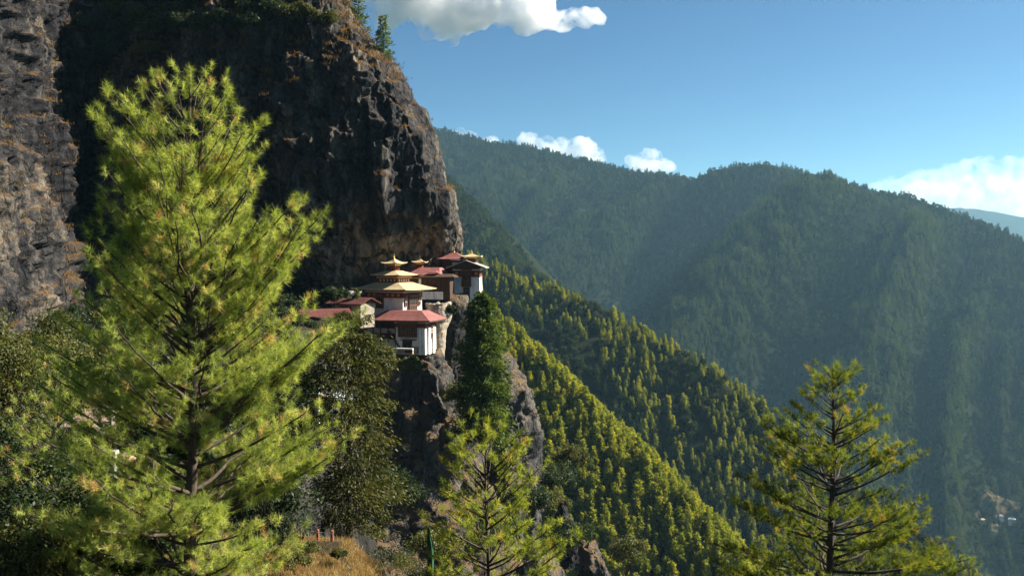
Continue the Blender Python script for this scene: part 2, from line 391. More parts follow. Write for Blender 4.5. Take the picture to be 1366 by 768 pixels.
# ------------------------------------------------------------------ terrain: valley, far mountain, ridges
def ridge_surface(name, crest, direction, run, drop, m, ns=220, nt=110, back=0.5, amp=40, wl=260, prof=1.0, seed=3, fine=6, rib=1.0, backdrop=1.0):
    """A mountain flank: crest line (u, v, depth) traced and set at its own distance, falling along `direction`."""
    C = np.array([at(*c) for c in crest])
    L = np.concatenate([[0], np.cumsum(np.linalg.norm(np.diff(C, axis=0), axis=1))])
    s = np.linspace(0, L[-1], ns)
    cr = np.stack([np.interp(s, L, C[:, i]) for i in range(3)], 1)
    k = np.ones(5) / 5
    for i in range(3):
        pad = np.pad(cr[:, i], 2, mode='edge'); cr[:, i] = np.convolve(pad, k, 'valid')
    d = np.array(direction, float); d /= np.linalg.norm(d)
    t = np.concatenate([np.linspace(-back, 0, nt // 5)[:-1], np.linspace(0, 1, nt)])
    G = np.zeros((len(t), ns, 3))
    for j, tt in enumerate(t):
        G[j, :, 0] = cr[:, 0] + d[0] * run * tt; G[j, :, 1] = cr[:, 1] + d[1] * run * tt
        if tt >= 0: G[j, :, 2] = cr[:, 2] - drop * (tt ** prof)
        else: G[j, :, 2] = cr[:, 2] - backdrop * drop * (-tt)
    S = np.broadcast_to(s[None, :], G.shape[:2]); T = np.broadcast_to(t[:, None], G.shape[:2])
    # ribs and gullies run down the slope: long noise along t, short along s; they fan out with t
    P = np.stack([(S / wl).ravel(), (T * run / (wl * 6.5)).ravel(), np.full(S.size, seed * 1.7)], 1)
    warp = fbm(P * np.array([0.7, 1.2, 1]) + 9, 2, seed + 5)
    P[:, 0] += 0.45 * warp + 0.25 * T.ravel()
    h = ridged(P, 4, seed, 0.5).reshape(S.shape)
    G[:, :, 2] += amp * rib * (h - 0.6) * sstep(0.0, 0.28, T) 
    Q = G.reshape(-1, 3) / 45
    G[:, :, 2] += fine * fbm(Q, 3, seed + 40).reshape(S.shape) * (0.25 + 0.75 * sstep(0, 0.1, np.abs(T)))
    me = np_mesh(name, G.reshape(-1, 3), Q=grid_quads(len(t), ns), smooth=True)
    o = link(name, me, m); tag(o, kind='structure')
    return o, G, t

def scatter(G, n, seed, tmin=0.0):
    """n random points on a grid surface, even by area."""
    r = np.random.default_rng(seed)
    a = np.linalg.norm(np.cross(G[1:, :-1] - G[:-1, :-1], G[:-1, 1:] - G[:-1, :-1]), axis=-1)
    p = a.ravel() / a.sum(); idx = r.choice(a.size, n, p=p)
    j, i = np.divmod(idx, a.shape[1]); fu, fv = r.random(n), r.random(n)
    A = G[j, i]; B = G[j, i + 1]; D = G[j + 1, i]; E = G[j + 1, i + 1]
    fu = fu[:, None]; fv = fv[:, None]
    return (A * (1 - fu) + B * fu) * (1 - fv) + (D * (1 - fu) + E * fu) * fv, j + fv[:, 0], i + fu[:, 0]

# valley floor: one sheet far below
xs = np.linspace(-7000, 7000, 90); ys = np.linspace(-250, 10500, 80)
X, Y = np.meshgrid(xs, ys)
Z = -760 + 60 * fbm(np.stack([X.ravel() / 1500, Y.ravel() / 1500, 0 * X.ravel()], 1), 3, 8).reshape(X.shape)
tag(link('valley_floor', np_mesh('valley_floor', np.stack([X, Y, Z], -1).reshape(-1, 3), Q=grid_quads(80, 90), smooth=True), M['valley']), kind='structure')

far_crest = [(200, 215, 4300), (420, 180, 4000), (560, 166, 3750), (578, 171, 3700), (620, 182, 3600), (660, 191, 3500), (700, 195, 3420), (740, 204, 3330), (790, 216, 3230), (850, 229, 3130),
             (900, 234, 3040), (925, 240, 3000), (945, 230, 2960), (975, 222, 2920), (1010, 220, 2860), (1050, 223, 2800), (1080, 234, 2750),
             (1110, 246, 2700), (1140, 247, 2650), (1165, 254, 2600), (1185, 259, 2570), (1220, 266, 2500), (1260, 279, 2440), (1300, 294, 2370),
             (1340, 309, 2300), (1366, 321, 2260), (1450, 352, 2150), (1600, 400, 2000)]
far_o, farG, far_t = ridge_surface('far_mountain', far_crest, (-0.55, -0.84), 1500, 830, M['slope'], 420, 170, 0.35, 210, 560, 0.95, 4, 18)
dist_crest = [(1050, 300, 9300), (1180, 285, 9300), (1240, 279, 9300), (1290, 277, 9200), (1330, 283, 9200), (1366, 290, 9100), (1450, 296, 9000), (1600, 285, 9000)]
ridge_surface('distant_mountains', dist_crest, (0, -1), 1500, 900, M['slope'], 80, 40, 0.1, 60, 600, 1.0, 9, 20)
a2_crest = [(440, 120, 1750), (540, 195, 1700), (590, 252, 1650), (625, 304, 1600), (660, 338, 1570), (700, 362, 1520), (740, 388, 1470), (790, 414, 1420), (850, 446, 1350), (920, 490, 1270), (1000, 545, 1200)]
a2_o, a2G, a2_t = ridge_surface('hazy_ridge', a2_crest, (-0.75, -0.66), 600, 380, M['slope'], 160, 70, 0.5, 22, 160, 1.0, 12, 6)
b_crest = [(500, 330, 1050), (600, 338, 1010), (640, 352, 985), (700, 377, 950), (760, 399, 910), (800, 417, 885), (850, 442, 855), (900, 470, 830), (950, 500, 800), (1000, 535, 775), (1040, 565, 755), (1100, 615, 725), (1200, 700, 680), (1330, 800, 640)]
b_o, bG, b_t = ridge_surface('forested_ridge', b_crest, (-0.70, -0.71), 330, 240, M['slope'], 170, 80, 0.5, 16, 95, 1.0, 21, 4)
c_crest = [(600, 395, 560), (650, 425, 545), (690, 463, 525), (720, 492, 505), (760, 530, 482), (800, 572, 458), (830, 602, 440), (870, 640, 420), (900, 672, 408), (960, 742, 380), (1010, 800, 360), (1100, 900, 330)]
c_o, cG, c_t = ridge_surface('near_spur', c_crest, (-0.80, -0.60), 170, 130, M['slope'], 130, 70, 0.6, 9, 55, 1.0, 33, 2.5)

# ------------------------------------------------------------------ the cliff
def interp_tab(tab, x):
    tab = sorted(tab); a = np.array(tab, float)
    return np.interp(x, a[:, 0], a[:, 1])

def rock_disp(G, seed, big=(22, 3.0), med=(7, 1.3), small=(2.2, 0.45), vert=0.9, ledge=0.0):
    n = grid_normals(G); P = G.reshape(-1, 3)
    d = big[1] * fbm(P / big[0], 3, seed) + med[1] * ridged(P / med[0] * np.array([1, 1, 0.65]), 4, seed + 7)
    d += small[1] * ridged(P / small[0], 3, seed + 13)
    Pw = P + 1.2 * np.stack([vnoise(P / 4 + q, seed + 50) for q in (0, 9, 18)], 1)
    d += med[1] * 0.85 * facets(Pw / np.array([6.5, 6.5, 9.0]), seed + 3) + small[1] * 1.1 * facets(Pw / np.array([2.4, 2.4, 3.4]), seed + 5)
    d += vert * ridged(P / 5.0 * np.array([1, 1, 0.13]), 3, seed + 21)
    if ledge:
        zz = P[:, 2] / 5.5 + 0.9 * fbm(P / 17, 2, seed + 33) + P[:, 0] * 0.05
        fz = zz - np.floor(zz); d += ledge * (fz ** 2.2 - 0.3)
    return G + n * d.reshape(G.shape[:2])[..., None]

def build_cliff():
    zs = np.concatenate([np.linspace(-130, -30, 60)[:-1], np.linspace(-30, 62, 380), np.linspace(62, 95, 40)[1:]])
    # silhouette of the nose: photo (v -> u), set at depth 186
    sil = [(-260, 200), (-150, 320), (-90, 385), (-40, 432), (0, 463), (40, 488), (66, 503), (78, 517), (110, 537), (150, 562), (180, 574), (215, 585), (250, 588),
           (258, 598), (275, 605), (300, 603), (315, 606), (328, 604), (336, 596), (348, 600), (395, 606), (440, 606), (520, 620), (700, 640), (1200, 700)]
    plan = np.array([(-56, 82), (-60, 100), (-64, 125), (-70, 150), (-79, 178), (-83, 194), (-71, 190), (-55, 182), (-35, 177), (-19, 178.5), (-12.5, 182), (-10.2, 187), (-10.6, 194), (-14, 210), (-24, 270)], float)
    # smooth closed-form resampling of the plan curve
    L = np.concatenate([[0], np.cumsum(np.linalg.norm(np.diff(plan, axis=0), axis=1))])
    w = np.array([0.0, 0.02, 0.06, 0.13, 0.22, 0.27, 0.36, 0.50, 0.66, 0.80, 0.88, 0.925, 0.95, 0.975, 1.0])
    ns = 620; s = np.linspace(0, 1, ns)
    px = np.interp(s, w, plan[:, 0]); py = np.interp(s, w, plan[:, 1])
    k = np.hanning(25); k /= k.sum()
    px = np.convolve(np.pad(px, 12, mode='edge'), k, 'valid'); py = np.convolve(np.pad(py, 12, mode='edge'), k, 'valid')
    G = np.zeros((len(zs), ns, 3))
    front = sstep(0.24, 0.34, s)            # 1 on the great face, 0 on the left wall
    nose = sstep(0.55, 0.80, s)
    for j, z in enumerate(zs):
        v = 340 - z / 186 * F
        xn = (interp_tab(sil, v) - 683) / F * 187
        x = px.copy(); e = -83.0
        k2 = (xn - e) / (-10.2 - e)
        x = np.where(s > 0.27, e + (px - e) * k2, px)
        y = py.copy()
        # upper part leans back, brow of the overhang is above the temple
        y += front * (max(0, z - 26) * 0.30 + max(0, z - 42) * 0.75 + max(0, z - 60) * 1.2)
        y += front * nose * 15 * (1 - sstep(0, 13, z)) + front * (1 - nose) * 9 * (1 - sstep(-10, 4, z))
        x -= (1 - front) * (z + 8) * (0.16 if z > -8 else 0.35)
        y += (1 - front) * 0.10 * z
        G[j, :, 0] = x; G[j, :, 1] = y; G[j, :, 2] = z
    # a slanting gully between the left wall and the face
    zz = G[:, :, 2]; S = np.broadcast_to(s, zz.shape)
    G[:, :, 1] += 9 * np.exp(-((S - (0.30 + 0.0009 * (zz - 20))) / 0.022) ** 2)
    G0 = rock_disp(G, 2, (24, 2.2), (9, 1.4), (2.6, 0.72), 0.45, 0.45)
    # keep the traced outline at the nose: less displacement there
    wk = (0.35 + 0.65 * (1 - sstep(0.80, 0.93, S)))[..., None]
    G = G * (1 - wk) + G0 * wk
    me = np_mesh('cliff', G.reshape(-1, 3), Q=grid_quads(len(zs), ns), smooth=False)
    o = link('cliff', me, M['rock']); tag(o, kind='structure'); return G, s, zs
cliffG, cliff_s, cliff_z = build_cliff()

def rock_mass(name, rows, m, seed, n=150, nz=190, depth=14, sq=0.75, disp=1.0, label=None, cat=None):
    """A free-standing rock: rows (v, uL, uR, D) give its outline and its distance, depth how thick it is."""
    R = np.array(rows, float)
    vv = np.linspace(R[0, 0], R[-1, 0], nz)
    uL, uR, D = (np.interp(vv, R[:, 0], R[:, i]) for i in (1, 2, 3))
    ph = np.linspace(-0.25 * math.pi, 1.25 * math.pi, n)
    G = np.zeros((nz + 4, n, 3))
    for j in range(nz):
        a = at(uL[j], vv[j], D[j]); b = at(uR[j], vv[j], D[j])
        cx = (a[0] + b[0]) / 2; rx = (b[0] - a[0]) / 2
        c, sn = np.cos(ph), np.sin(ph)
        G[j + 4, :, 0] = cx - rx * np.sign(c) * np.abs(c) ** sq
        G[j + 4, :, 1] = D[j] + depth * (0.55 - np.sign(sn) * np.abs(sn) ** sq * 0.55)
        G[j + 4, :, 2] = (a[2] + b[2]) / 2
    cen = G[4].mean(0)
    for q in range(4): G[q] = cen + (G[4] - cen) * (q / 4.0) + np.array([0, 0, 0.25 * (1 - q / 4)])
    G = rock_disp(G, seed, (12, 1.2 * disp), (4.5, 0.8 * disp), (1.3, 0.22 * disp), 0.5 * disp, 0.35 * disp)
    G = G[::-1]
    me = np_mesh(name, G.reshape(-1, 3), Q=grid_quads(G.shape[0], n), smooth=True)
    o = link(name, me, m)
    if label: tag(o, label, cat)
    else: tag(o, kind='structure')
    return G

buttG = rock_mass('temple_buttress_terrain', [(464, 462, 586, 171), (500, 455, 600, 169), (540, 450, 616, 167), (580, 445, 636, 165), (640, 430, 648, 161), (700, 410, 664, 156), (780, 390, 690, 148), (960, 350, 740, 135)], M['rock2'], 41, 190, 230, 20)
ribG = rock_mass('tower_rib_terrain', [(397, 600, 641, 189), (430, 606, 650, 188), (460, 610, 662, 187), (492, 615, 686, 186), (530, 618, 704, 184), (560, 622, 714, 183), (640, 630, 721, 181), (720, 640, 724, 178), (900, 640, 740, 170)], M['rock2'], 52, 150, 230, 16)

# hillside below the viewpoint, the bench of woods on the left, the grassy mound by the fence
def hill_z(x, y):
    zm = np.where(y < 62, np.maximum(-2.0 - 0.42 * y, -17.6), -17.6 - (y - 62) * 0.9)
    zr = zm - 0.95 * np.maximum(0, x + 10.4) * sstep(25, 48, y)
    zr = zr - 0.35 * sstep(45, 55, y) + 0.0 * np.exp(-((x + 11.5) / 3.0) ** 2 - ((y - 58) / 5.0) ** 2)
    xj = x + 2.5 + 0.02 * np.maximum(0, y - 60) + 2.2 * fbm(np.stack([np.ravel(x) / 14, np.ravel(y) / 14, np.ravel(y) * 0], 1), 3, 91).reshape(np.shape(x))
    wl_ = sstep(-9, -27, xj) * sstep(18, 45, y)
    zb = -15 + 4.6 * sstep(25, 62, y)
    return np.maximum(zr, -140) * (1 - wl_) + zb * wl_

xs = np.linspace(-75, 50, 240); ys = np.linspace(1.5, 165, 260)
X, Y = np.meshgrid(xs, ys); Z = hill_z(X, Y)
Pn = np.stack([X.ravel(), Y.ravel(), Z.ravel()], 1)
Z = Z + (0.7 * fbm(Pn / 6, 4, 77)).reshape(Z.shape) - 0.3
gzx = np.hypot(*np.gradient(Z, ys, xs)); Z = Z + sstep(0.7, 1.6, gzx) * (1.6 * facets(Pn / np.array([3.0, 3.0, 4.0]), 78) + 1.2 * fbm(Pn / 2.5, 3, 79)).reshape(Z.shape)
tag(link('hillside', np_mesh('hillside', np.stack([X, Y, Z], -1).reshape(-1, 3), Q=grid_quads(260, 240), smooth=True), M['hill']), kind='structure')

# ------------------------------------------------------------------ foliage
def unit(v): return v / (np.linalg.norm(v, axis=-1, keepdims=True) + 1e-9)
def rdirs(n, r): return unit(r.normal(size=(n, 3)))

def kites(P, D, L, W, tint, nrm=None, r=RNG, name='crown'):
    """Leaf-shaped quads: base P, direction D, length L, width W."""
    n = len(P); L = np.broadcast_to(L, n)[:, None]; W = np.broadcast_to(W, n)[:, None]
    side = unit(np.cross(D, rdirs(n, r) if nrm is None else nrm))
    mid = P + D * L * 0.42
    V = np.stack([P, mid + side * W * 0.5, P + D * L, mid - side * W * 0.5], 1).reshape(-1, 3)
    return V, np.arange(4 * n).reshape(n, 4), np.repeat(tint, 4)

def blades(P, D, L, W, tint, r=RNG):
    n = len(P); L = np.broadcast_to(L, n)[:, None]; W = np.broadcast_to(W, n)[:, None]
    side = unit(np.cross(D, rdirs(n, r)))
    V = np.stack([P - side * W * 0.5, P + side * W * 0.5, P + D * L], 1).reshape(-1, 3)
    return V, np.arange(3 * n).reshape(n, 3), np.repeat(tint, 3)

def needle_mesh(pos, dr, size, tint, n, w, r):
    k = len(pos)
    Pp = np.repeat(pos, n, 0); Dd = np.repeat(dr, n, 0); Sz = np.repeat(size, n)
    d = unit(Dd * 0.72 + rdirs(k * n, r) * 0.85 + np.array([0, 0, -0.16]))
    Pp = Pp - Dd * (r.random(k * n) * 0.95 * Sz)[:, None]
    L = Sz * r.uniform(0.55, 1.05, k * n)
    tt = np.clip(np.repeat(tint, n) + r.normal(0, 0.07, k * n), 0, 1)
    V, T, ti = blades(Pp, d, L, w, tt, r)
    return np_mesh('crown', V, T=T, tint=ti)

def pine(name, base, H, ext, label, seed, needle_mat, zlow=0.25, whorl=0.42, per=5, tuft=0.17, nn=36, nw=0.007, trunk_r=0.16,
         density=1.0, up=(0.0, 0.55), lean=(0, 0), tips=(), bare=0.22, twig=0.34, skip=0.0, curl=0.30, group=None, droop_in=0.0):
    """Pine with whorls of limbs, forked twigs and needle tufts. ext(zrel_from_top_m, cos_az) gives the limb reach in metres."""
    r = np.random.default_rng(seed)
    root = thing(name, tuple(base), label, 'tree', group=group)
    wood = MB(); tp, td, ts, tt = [], [], [], []
    nseg = 22
    tz = np.linspace(0, H, nseg)
    tx = lean[0] * tz / H + 0.05 * np.sin(tz * 0.9 + seed); ty = lean[1] * tz / H + 0.05 * np.cos(tz * 0.7 + seed)
    tx *= np.minimum(1, tz / 2); ty *= np.minimum(1, tz / 2)
    wood.tube([(tx[i], ty[i], tz[i]) for i in range(nseg)], [trunk_r * (1 - tz[i] / H) ** 0.8 + 0.012 for i in range(nseg)], 9)
    todo = []
    for (u, v) in tips:      # limbs whose ends stand out of the outline
        q = at(u, v, base[1]); reach = q[0] - base[0]; todo.append((q[2] - base[2], abs(reach), 0.0 if reach > 0 else math.pi))
    z = H * zlow
    while z < H - 0.12 or todo:
        fr = (z - H * zlow) / (H * (1 - zlow))
        npb = per if fr < 0.93 else 4
        a0 = r.random() * 6.283
        spec = None
        if z >= H - 0.12: spec = todo.pop(); npb = 1; fr = (spec[0] - H * zlow) / (H * (1 - zlow))
        for b in range(npb):
            if spec is None and r.random() < skip: continue
            az = a0 + 6.283 * b / npb + r.normal(0, 0.25)
            zb = z + r.uniform(-0.4, 0.4) * whorl
            if spec is not None: zb = spec[0]; az = spec[2] + r.normal(0, 0.15)
            if zb > H - 0.05: continue
            Lb = spec[1] if spec is not None else ext(H - zb, math.cos(az)) * (r.uniform(0.55, 1.06) if r.random() < 0.6 else r.uniform(0.9, 1.1)) / math.cos(up[0] + (up[1] - up[0]) * fr * 0.6)
            if Lb < 0.12: Lb = 0.12
            e = up[0] + (up[1] - up[0]) * fr + r.normal(0, 0.07)
            zb = max(0.08 * H, zb - 0.95 * Lb * (math.tan(e) * 0.8 - droop_in + curl))
            ca, sa = math.cos(az), math.sin(az)
            bx, by = np.interp(zb, tz, tx), np.interp(zb, tz, ty)
            m = max(4, int(Lb / 0.25))
            t = np.linspace(0, 1, m + 1)
            wig = r.normal(0, 0.065, m + 1).cumsum() * Lb * 0.25
            hx = Lb * t * math.cos(e * 0.6)
            bp = np.stack([bx + ca * hx - sa * wig, by + sa * hx + ca * wig, zb + Lb * (math.tan(e) * t * 0.8 - droop_in * t + curl * t * t)], 1)
            r0 = 0.012 + 0.011 * Lb
            wood.tube(bp, [r0 * (1 - 0.85 * q) + 0.003 for q in t], 5)
            # twigs
            bd = unit(np.gradient(bp, axis=0))
            tint_b = r.normal(0.5, 0.13)
            def add_tufts(p0, d0, ln):
                k = max(1, int(ln / (tuft * 1.25) * density))
                for q in range(k):
                    f = 1 - q / max(1, k) * 0.85
                    tp.append(p0 + d0 * ln * f); 
                    dd = d0 * 0.8 + np.array([0, 0, 0.45]) + r.normal(0, 0.25, 3)
                    td.append(dd / np.linalg.norm(dd)); ts.append(tuft * r.uniform(0.75, 1.15))
                    x = tint_b + r.normal(0, 0.16)
                    if r.random() < 0.035: x = r.uniform(0.9, 1.0)
                    tt.append(min(1, max(0, x)))
            sd_ = 1
            tl = bare if Lb > 0.7 else 0.0
            step = 0.24 / max(0.35, Lb) / density
            q = tl + r.random() * step
            while q < 0.97:
                i = q * m; i0 = int(i); f = i - i0
                p0 = bp[i0] * (1 - f) + bp[min(i0 + 1, m)] * f
                d = bd[i0]; perp = np.array([-d[1], d[0], 0.0]); perp /= np.linalg.norm(perp) + 1e-6
                ang = r.uniform(0.5, 1.0)
                td_ = d * math.cos(ang) + perp * sd_ * math.sin(ang) + np.array([0, 0, r.uniform(0.05, 0.45)])
                td_ /= np.linalg.norm(td_)
                ln = (twig * Lb * (1 - q) + 0.16 + 0.10 * r.random())
                ln = min(ln, 1.5)
                wood.tube([p0, p0 + td_ * ln * 0.55 + np.array([0, 0, -0.02]), p0 + td_ * ln], [0.007, 0.005, 0.003], 3)
                add_tufts(p0, td_, ln)
                if ln > 0.5:
                    for sg in (-1, 1):
                        p1 = p0 + td_ * ln * 0.5
                        pd = np.array([-td_[1], td_[0], 0.3]); d2 = td_ * 0.7 + pd * sg * 0.6; d2 /= np.linalg.norm(d2)
                        wood.tube([p1, p1 + d2 * ln * 0.45], [0.005, 0.003], 3)
                        add_tufts(p1, d2, ln * 0.45)
                sd_ = -sd_; q += step * r.uniform(0.7, 1.3)
            add_tufts(bp[-2], bd[-1], 0.25 + tuft)
        z += whorl * r.uniform(0.8, 1.2) * (1.0 if fr < 0.72 else 0.6)
    # leader
    for q in range(6):
        tp.append(np.array([tx[-1], ty[-1], H - 0.1 * q])); dd = r.normal(0, 0.3, 3) + np.array([0, 0, 1]); td.append(dd / np.linalg.norm(dd)); ts.append(tuft); tt.append(0.6)
    wood.build('trunk', M['bark'], root, smooth=True)
    me = needle_mesh(np.array(tp), np.array(td), np.array(ts), np.array(tt), nn, nw, r)
    link('crown', me, needle_mat, root)
    print(name, 'tufts', len(tp), 'tris', len(me.polygons))
    return root

def table_ext(left, right):
    """Limb reach from tables of (metres below the top, reach to the left / to the right)."""
    l = np.array(left, float); r_ = np.array(right, float)
    def f(d, c):
        a = np.interp(d, l[:, 0], l[:, 1]); b = np.interp(d, r_[:, 0], r_[:, 1])
        w = 0.5 + 0.5 * c
        return a * (1 - w) + b * w
    return f

def pix_tab(rows, v0, D): return [((v - v0) * D / F, w * D / F) for v, w in rows]

# great pine on the left
D = 23.0; top = at(250, 90, D); H = 15.6
extL = table_ext(pix_tab([(88, 8), (110, 62), (140, 110), (170, 110), (200, 85), (260, 105), (310, 125), (380, 145), (450, 165), (520, 190), (600, 225), (768, 240), (1100, 200)], 88, D),
                 pix_tab([(88, 8), (105, 52), (150, 85), (190, 118), (240, 120), (290, 188), (330, 190), (370, 165), (400, 160), (430, 215), (470, 175), (520, 165), (580, 225), (640, 170), (768, 150), (1100, 120)], 88, D))
pine('pine_tree', (top[0], D, top[2] - H), H, extL, 'tall bright yellow-green pine filling the left side, with its top against the dark cliff', 7, M['needle'],
     zlow=0.16, whorl=0.29, per=6, tuft=0.22, nn=80, nw=0.0075, trunk_r=0.17, up=(0.0, 0.95), twig=0.46, curl=0.20, density=1.0, skip=0.32, bare=0.28,
     tips=[(92, 152), (120, 165), (170, 112), (205, 105), (232, 98), (275, 100), (308, 100), (330, 150), (365, 198), (350, 215), (410, 268), (440, 302), (445, 290), (420, 330), (120, 300), (135, 285), (490, 425), (470, 440), (480, 582), (455, 600), (100, 330), (160, 130), (60, 470), (30, 520)])
# young pine low in the middle
D = 28.0; top = at(650, 556, D); H = 7.6
extM = table_ext(pix_tab([(556, 6), (575, 50), (620, 62), (660, 70), (720, 85), (768, 100), (900, 110)], 556, D), pix_tab([(556, 6), (575, 45), (610, 80), (650, 78), (690, 105), (720, 125), (768, 95), (900, 100)], 556, D))
pine('pine_tree', (top[0], D, top[2] - H), H, extM, 'young open-crowned light green pine at the bottom, before the rock below the temple', 12, M['needle_mid'],
     zlow=0.1, whorl=0.40, per=5, tuft=0.22, nn=54, nw=0.012, trunk_r=0.07, up=(0.05, 0.8), twig=0.44, curl=0.22, skip=0.24, density=0.95, bare=0.36,
     tips=[(592, 578), (598, 600), (612, 570), (702, 575), (716, 590), (690, 600), (735, 622), (720, 640), (752, 690), (776, 714), (590, 640), (600, 665)])
# dark backlit pine on the right
D = 30.0; top = at(1112, 487, D); H = 9.0
extR = table_ext(pix_tab([(487, 26), (515, 30), (530, 50), (560, 80), (575, 100), (610, 80), (640, 128), (690, 130), (720, 160), (768, 190), (900, 170)], 487, D),
                 pix_tab([(487, 26), (520, 36), (545, 58), (580, 90), (597, 122), (625, 84), (660, 110), (680, 140), (720, 150), (745, 180), (768, 170), (900, 150)], 487, D))
pine('pine_tree', (top[0], D, top[2] - H), H, extR, 'dark-trunked pine with see-through crown standing alone at lower right before the far mountain', 21, M['needle_dark'],
     zlow=0.1, whorl=0.46, per=7, tuft=0.20, nn=56, nw=0.013, trunk_r=0.13, up=(-0.05, 0.6), twig=0.42, curl=0.2, skip=0.3, density=1.1, bare=0.42,
     tips=[(1086, 500), (1096, 492), (1140, 498), (1134, 490), (1068, 528), (1056, 540), (1020, 572), (1004, 588), (1152, 520), (1168, 545), (1215, 592), (1230, 602), (1200, 600), (984, 636), (972, 668), (1240, 668), (1288, 744), (1262, 730), (950, 745), (1180, 560), (1030, 600)])

# dense conifers of clumped sprays (juniper, cypress, fir)
def spray_tree(name, base, H, ext, label, seed, m, zlow=0.1, nb=130, per=110, size=0.35, width=0.12, trunk_r=0.25, elev=(0.0, 0.5), hang=0.5, lean=(0, 0), group=None, cat='tree'):
    r = np.random.default_rng(seed)
    root = thing(name, tuple(base), label, cat, group=group)
    wood = MB(); P, Dr, Tn = [], [], []
    wood.tube([(lean[0] * f, lean[1] * f, H * f) for f in np.linspace(0, 0.98, 12)], [trunk_r * (1 - f) + 0.02 for f in np.linspace(0, 0.98, 12)], 8)
    for b in range(nb):
        f = zlow + (1 - zlow) * (b + r.random()) / nb
        z = H * f; az = b * 2.39996 + r.normal(0, 0.3)
        Lb = max(0.2, ext(H - z, math.cos(az)) * r.uniform(0.6, 1.08))
        e = elev[0] + (elev[1] - elev[0]) * f + r.normal(0, 0.1)
        n = int(per * (0.25 + Lb / (0.5 * H * 0.35)) / 1.3)
        t = r.random(n) ** 0.65
        d0 = np.array([math.cos(az), math.sin(az), 0])
        cen = np.stack([lean[0] * f + d0[0] * Lb * t, lean[1] * f + d0[1] * Lb * t, z + Lb * (math.tan(e) * t - 0.25 * t * t)], 1)
        spread = (0.10 + 0.22 * Lb * (1 - 0.6 * t))[:, None]
        p = cen + r.normal(0, 1, (n, 3)) * spread * np.array([1, 1, 0.55])
        d = unit(d0 * 0.9 + r.normal(0, 0.55, (n, 3)) + np.array([0, 0, -hang]))
        P.append(p); Dr.append(d); Tn.append(np.clip(r.normal(0.5, 0.14) + r.normal(0, 0.14, n), 0, 1))
        wood.tube([(lean[0] * f, lean[1] * f, z), tuple(cen[np.argmax(t)])], [0.02 + 0.012 * Lb, 0.008], 4)
    P = np.concatenate(P); Dr = np.concatenate(Dr); Tn = np.concatenate(Tn); n = len(P)
    V, Q, ti = kites(P, Dr, size * r.uniform(0.6, 1.2, n), width * r.uniform(0.7, 1.2, n), Tn, None, r)
    wood.build('trunk', M['bark'], root, smooth=True)
    link('crown', np_mesh('crown', V, Q=Q, tint=ti), m, root)
    return root

D = 75.0; top = at(466, 418, D); H = top[2] - at(473, 748, D)[2]
spray_tree('juniper_tree', (top[0] - 0.1, D, top[2] - H), H, table_ext(pix_tab([(418, 8), (440, 40), (480, 65), (560, 70), (640, 62), (690, 45), (750, 20)], 418, D), pix_tab([(418, 8), (440, 30), (470, 50), (540, 68), (600, 72), (650, 88), (690, 60), (750, 20)], 418, D)),
           'tall dark olive juniper with bare lower trunk, standing left of the lower temple hall', 31, M['juniper'], 0.14, 120, 210, 0.36, 0.12, 0.26, (-0.15, 0.6), 0.7)
D = 164.0; top = at(643, 392, D); H = 25.0
spray_tree('cypress_tree', (top[0], D, top[2] - H), H, table_ext(pix_tab([(392, 4), (420, 20), (460, 30), (520, 36), (600, 44)], 392, D), pix_tab([(392, 4), (420, 20), (460, 30), (520, 36), (600, 42)], 392, D)),
           'tall narrow green conifer growing in the chasm beneath the white temple tower', 37, M['fir'], 0.02, 320, 120, 0.75, 0.24, 0.35, (0.15, 0.7), 0.25)
D = 171.0; top = at(476, 386, D)
spray_tree('slim_fir', (top[0], D, top[2] - 6.5), 6.5, table_ext([(0, 0.15), (2, 0.7), (6, 1.5)], [(0, 0.15), (2, 0.7), (6, 1.5)]), 'small slim fir at the left corner of the gilded temple', 39, M['fir'], 0.05, 70, 40, 0.5, 0.16, 0.12, (0.1, 0.7), 0.1)
# spruces on the brow of the cliff
for i, (u, v, vb, D, w, lab) in enumerate([(511, 22, 74, 190, 18, 'small spruce at the very edge of the cliff brow, outlined against the sky'),
                                           (478, -22, 50, 196, 20, 'bigger spruce on the cliff brow beside the edge one, its top out of the picture'),
                                           (458, -40, 30, 200, 22, 'spruce highest on the cliff brow, innermost of those along the skyline')]):
    top = at(u, v, D); H = top[2] - at(u, vb, D)[2] + 1.0
    spray_tree('spruce_tree', (top[0], D, top[2] - H), H, table_ext([(0, 0.3), (H, w * D / F)], [(0, 0.3), (H, w * D / F)]), lab, 51 + i, M['fir'], 0.08, 48, 34, 0.7, 0.22, 0.15, (-0.05, 0.4), 0.05)

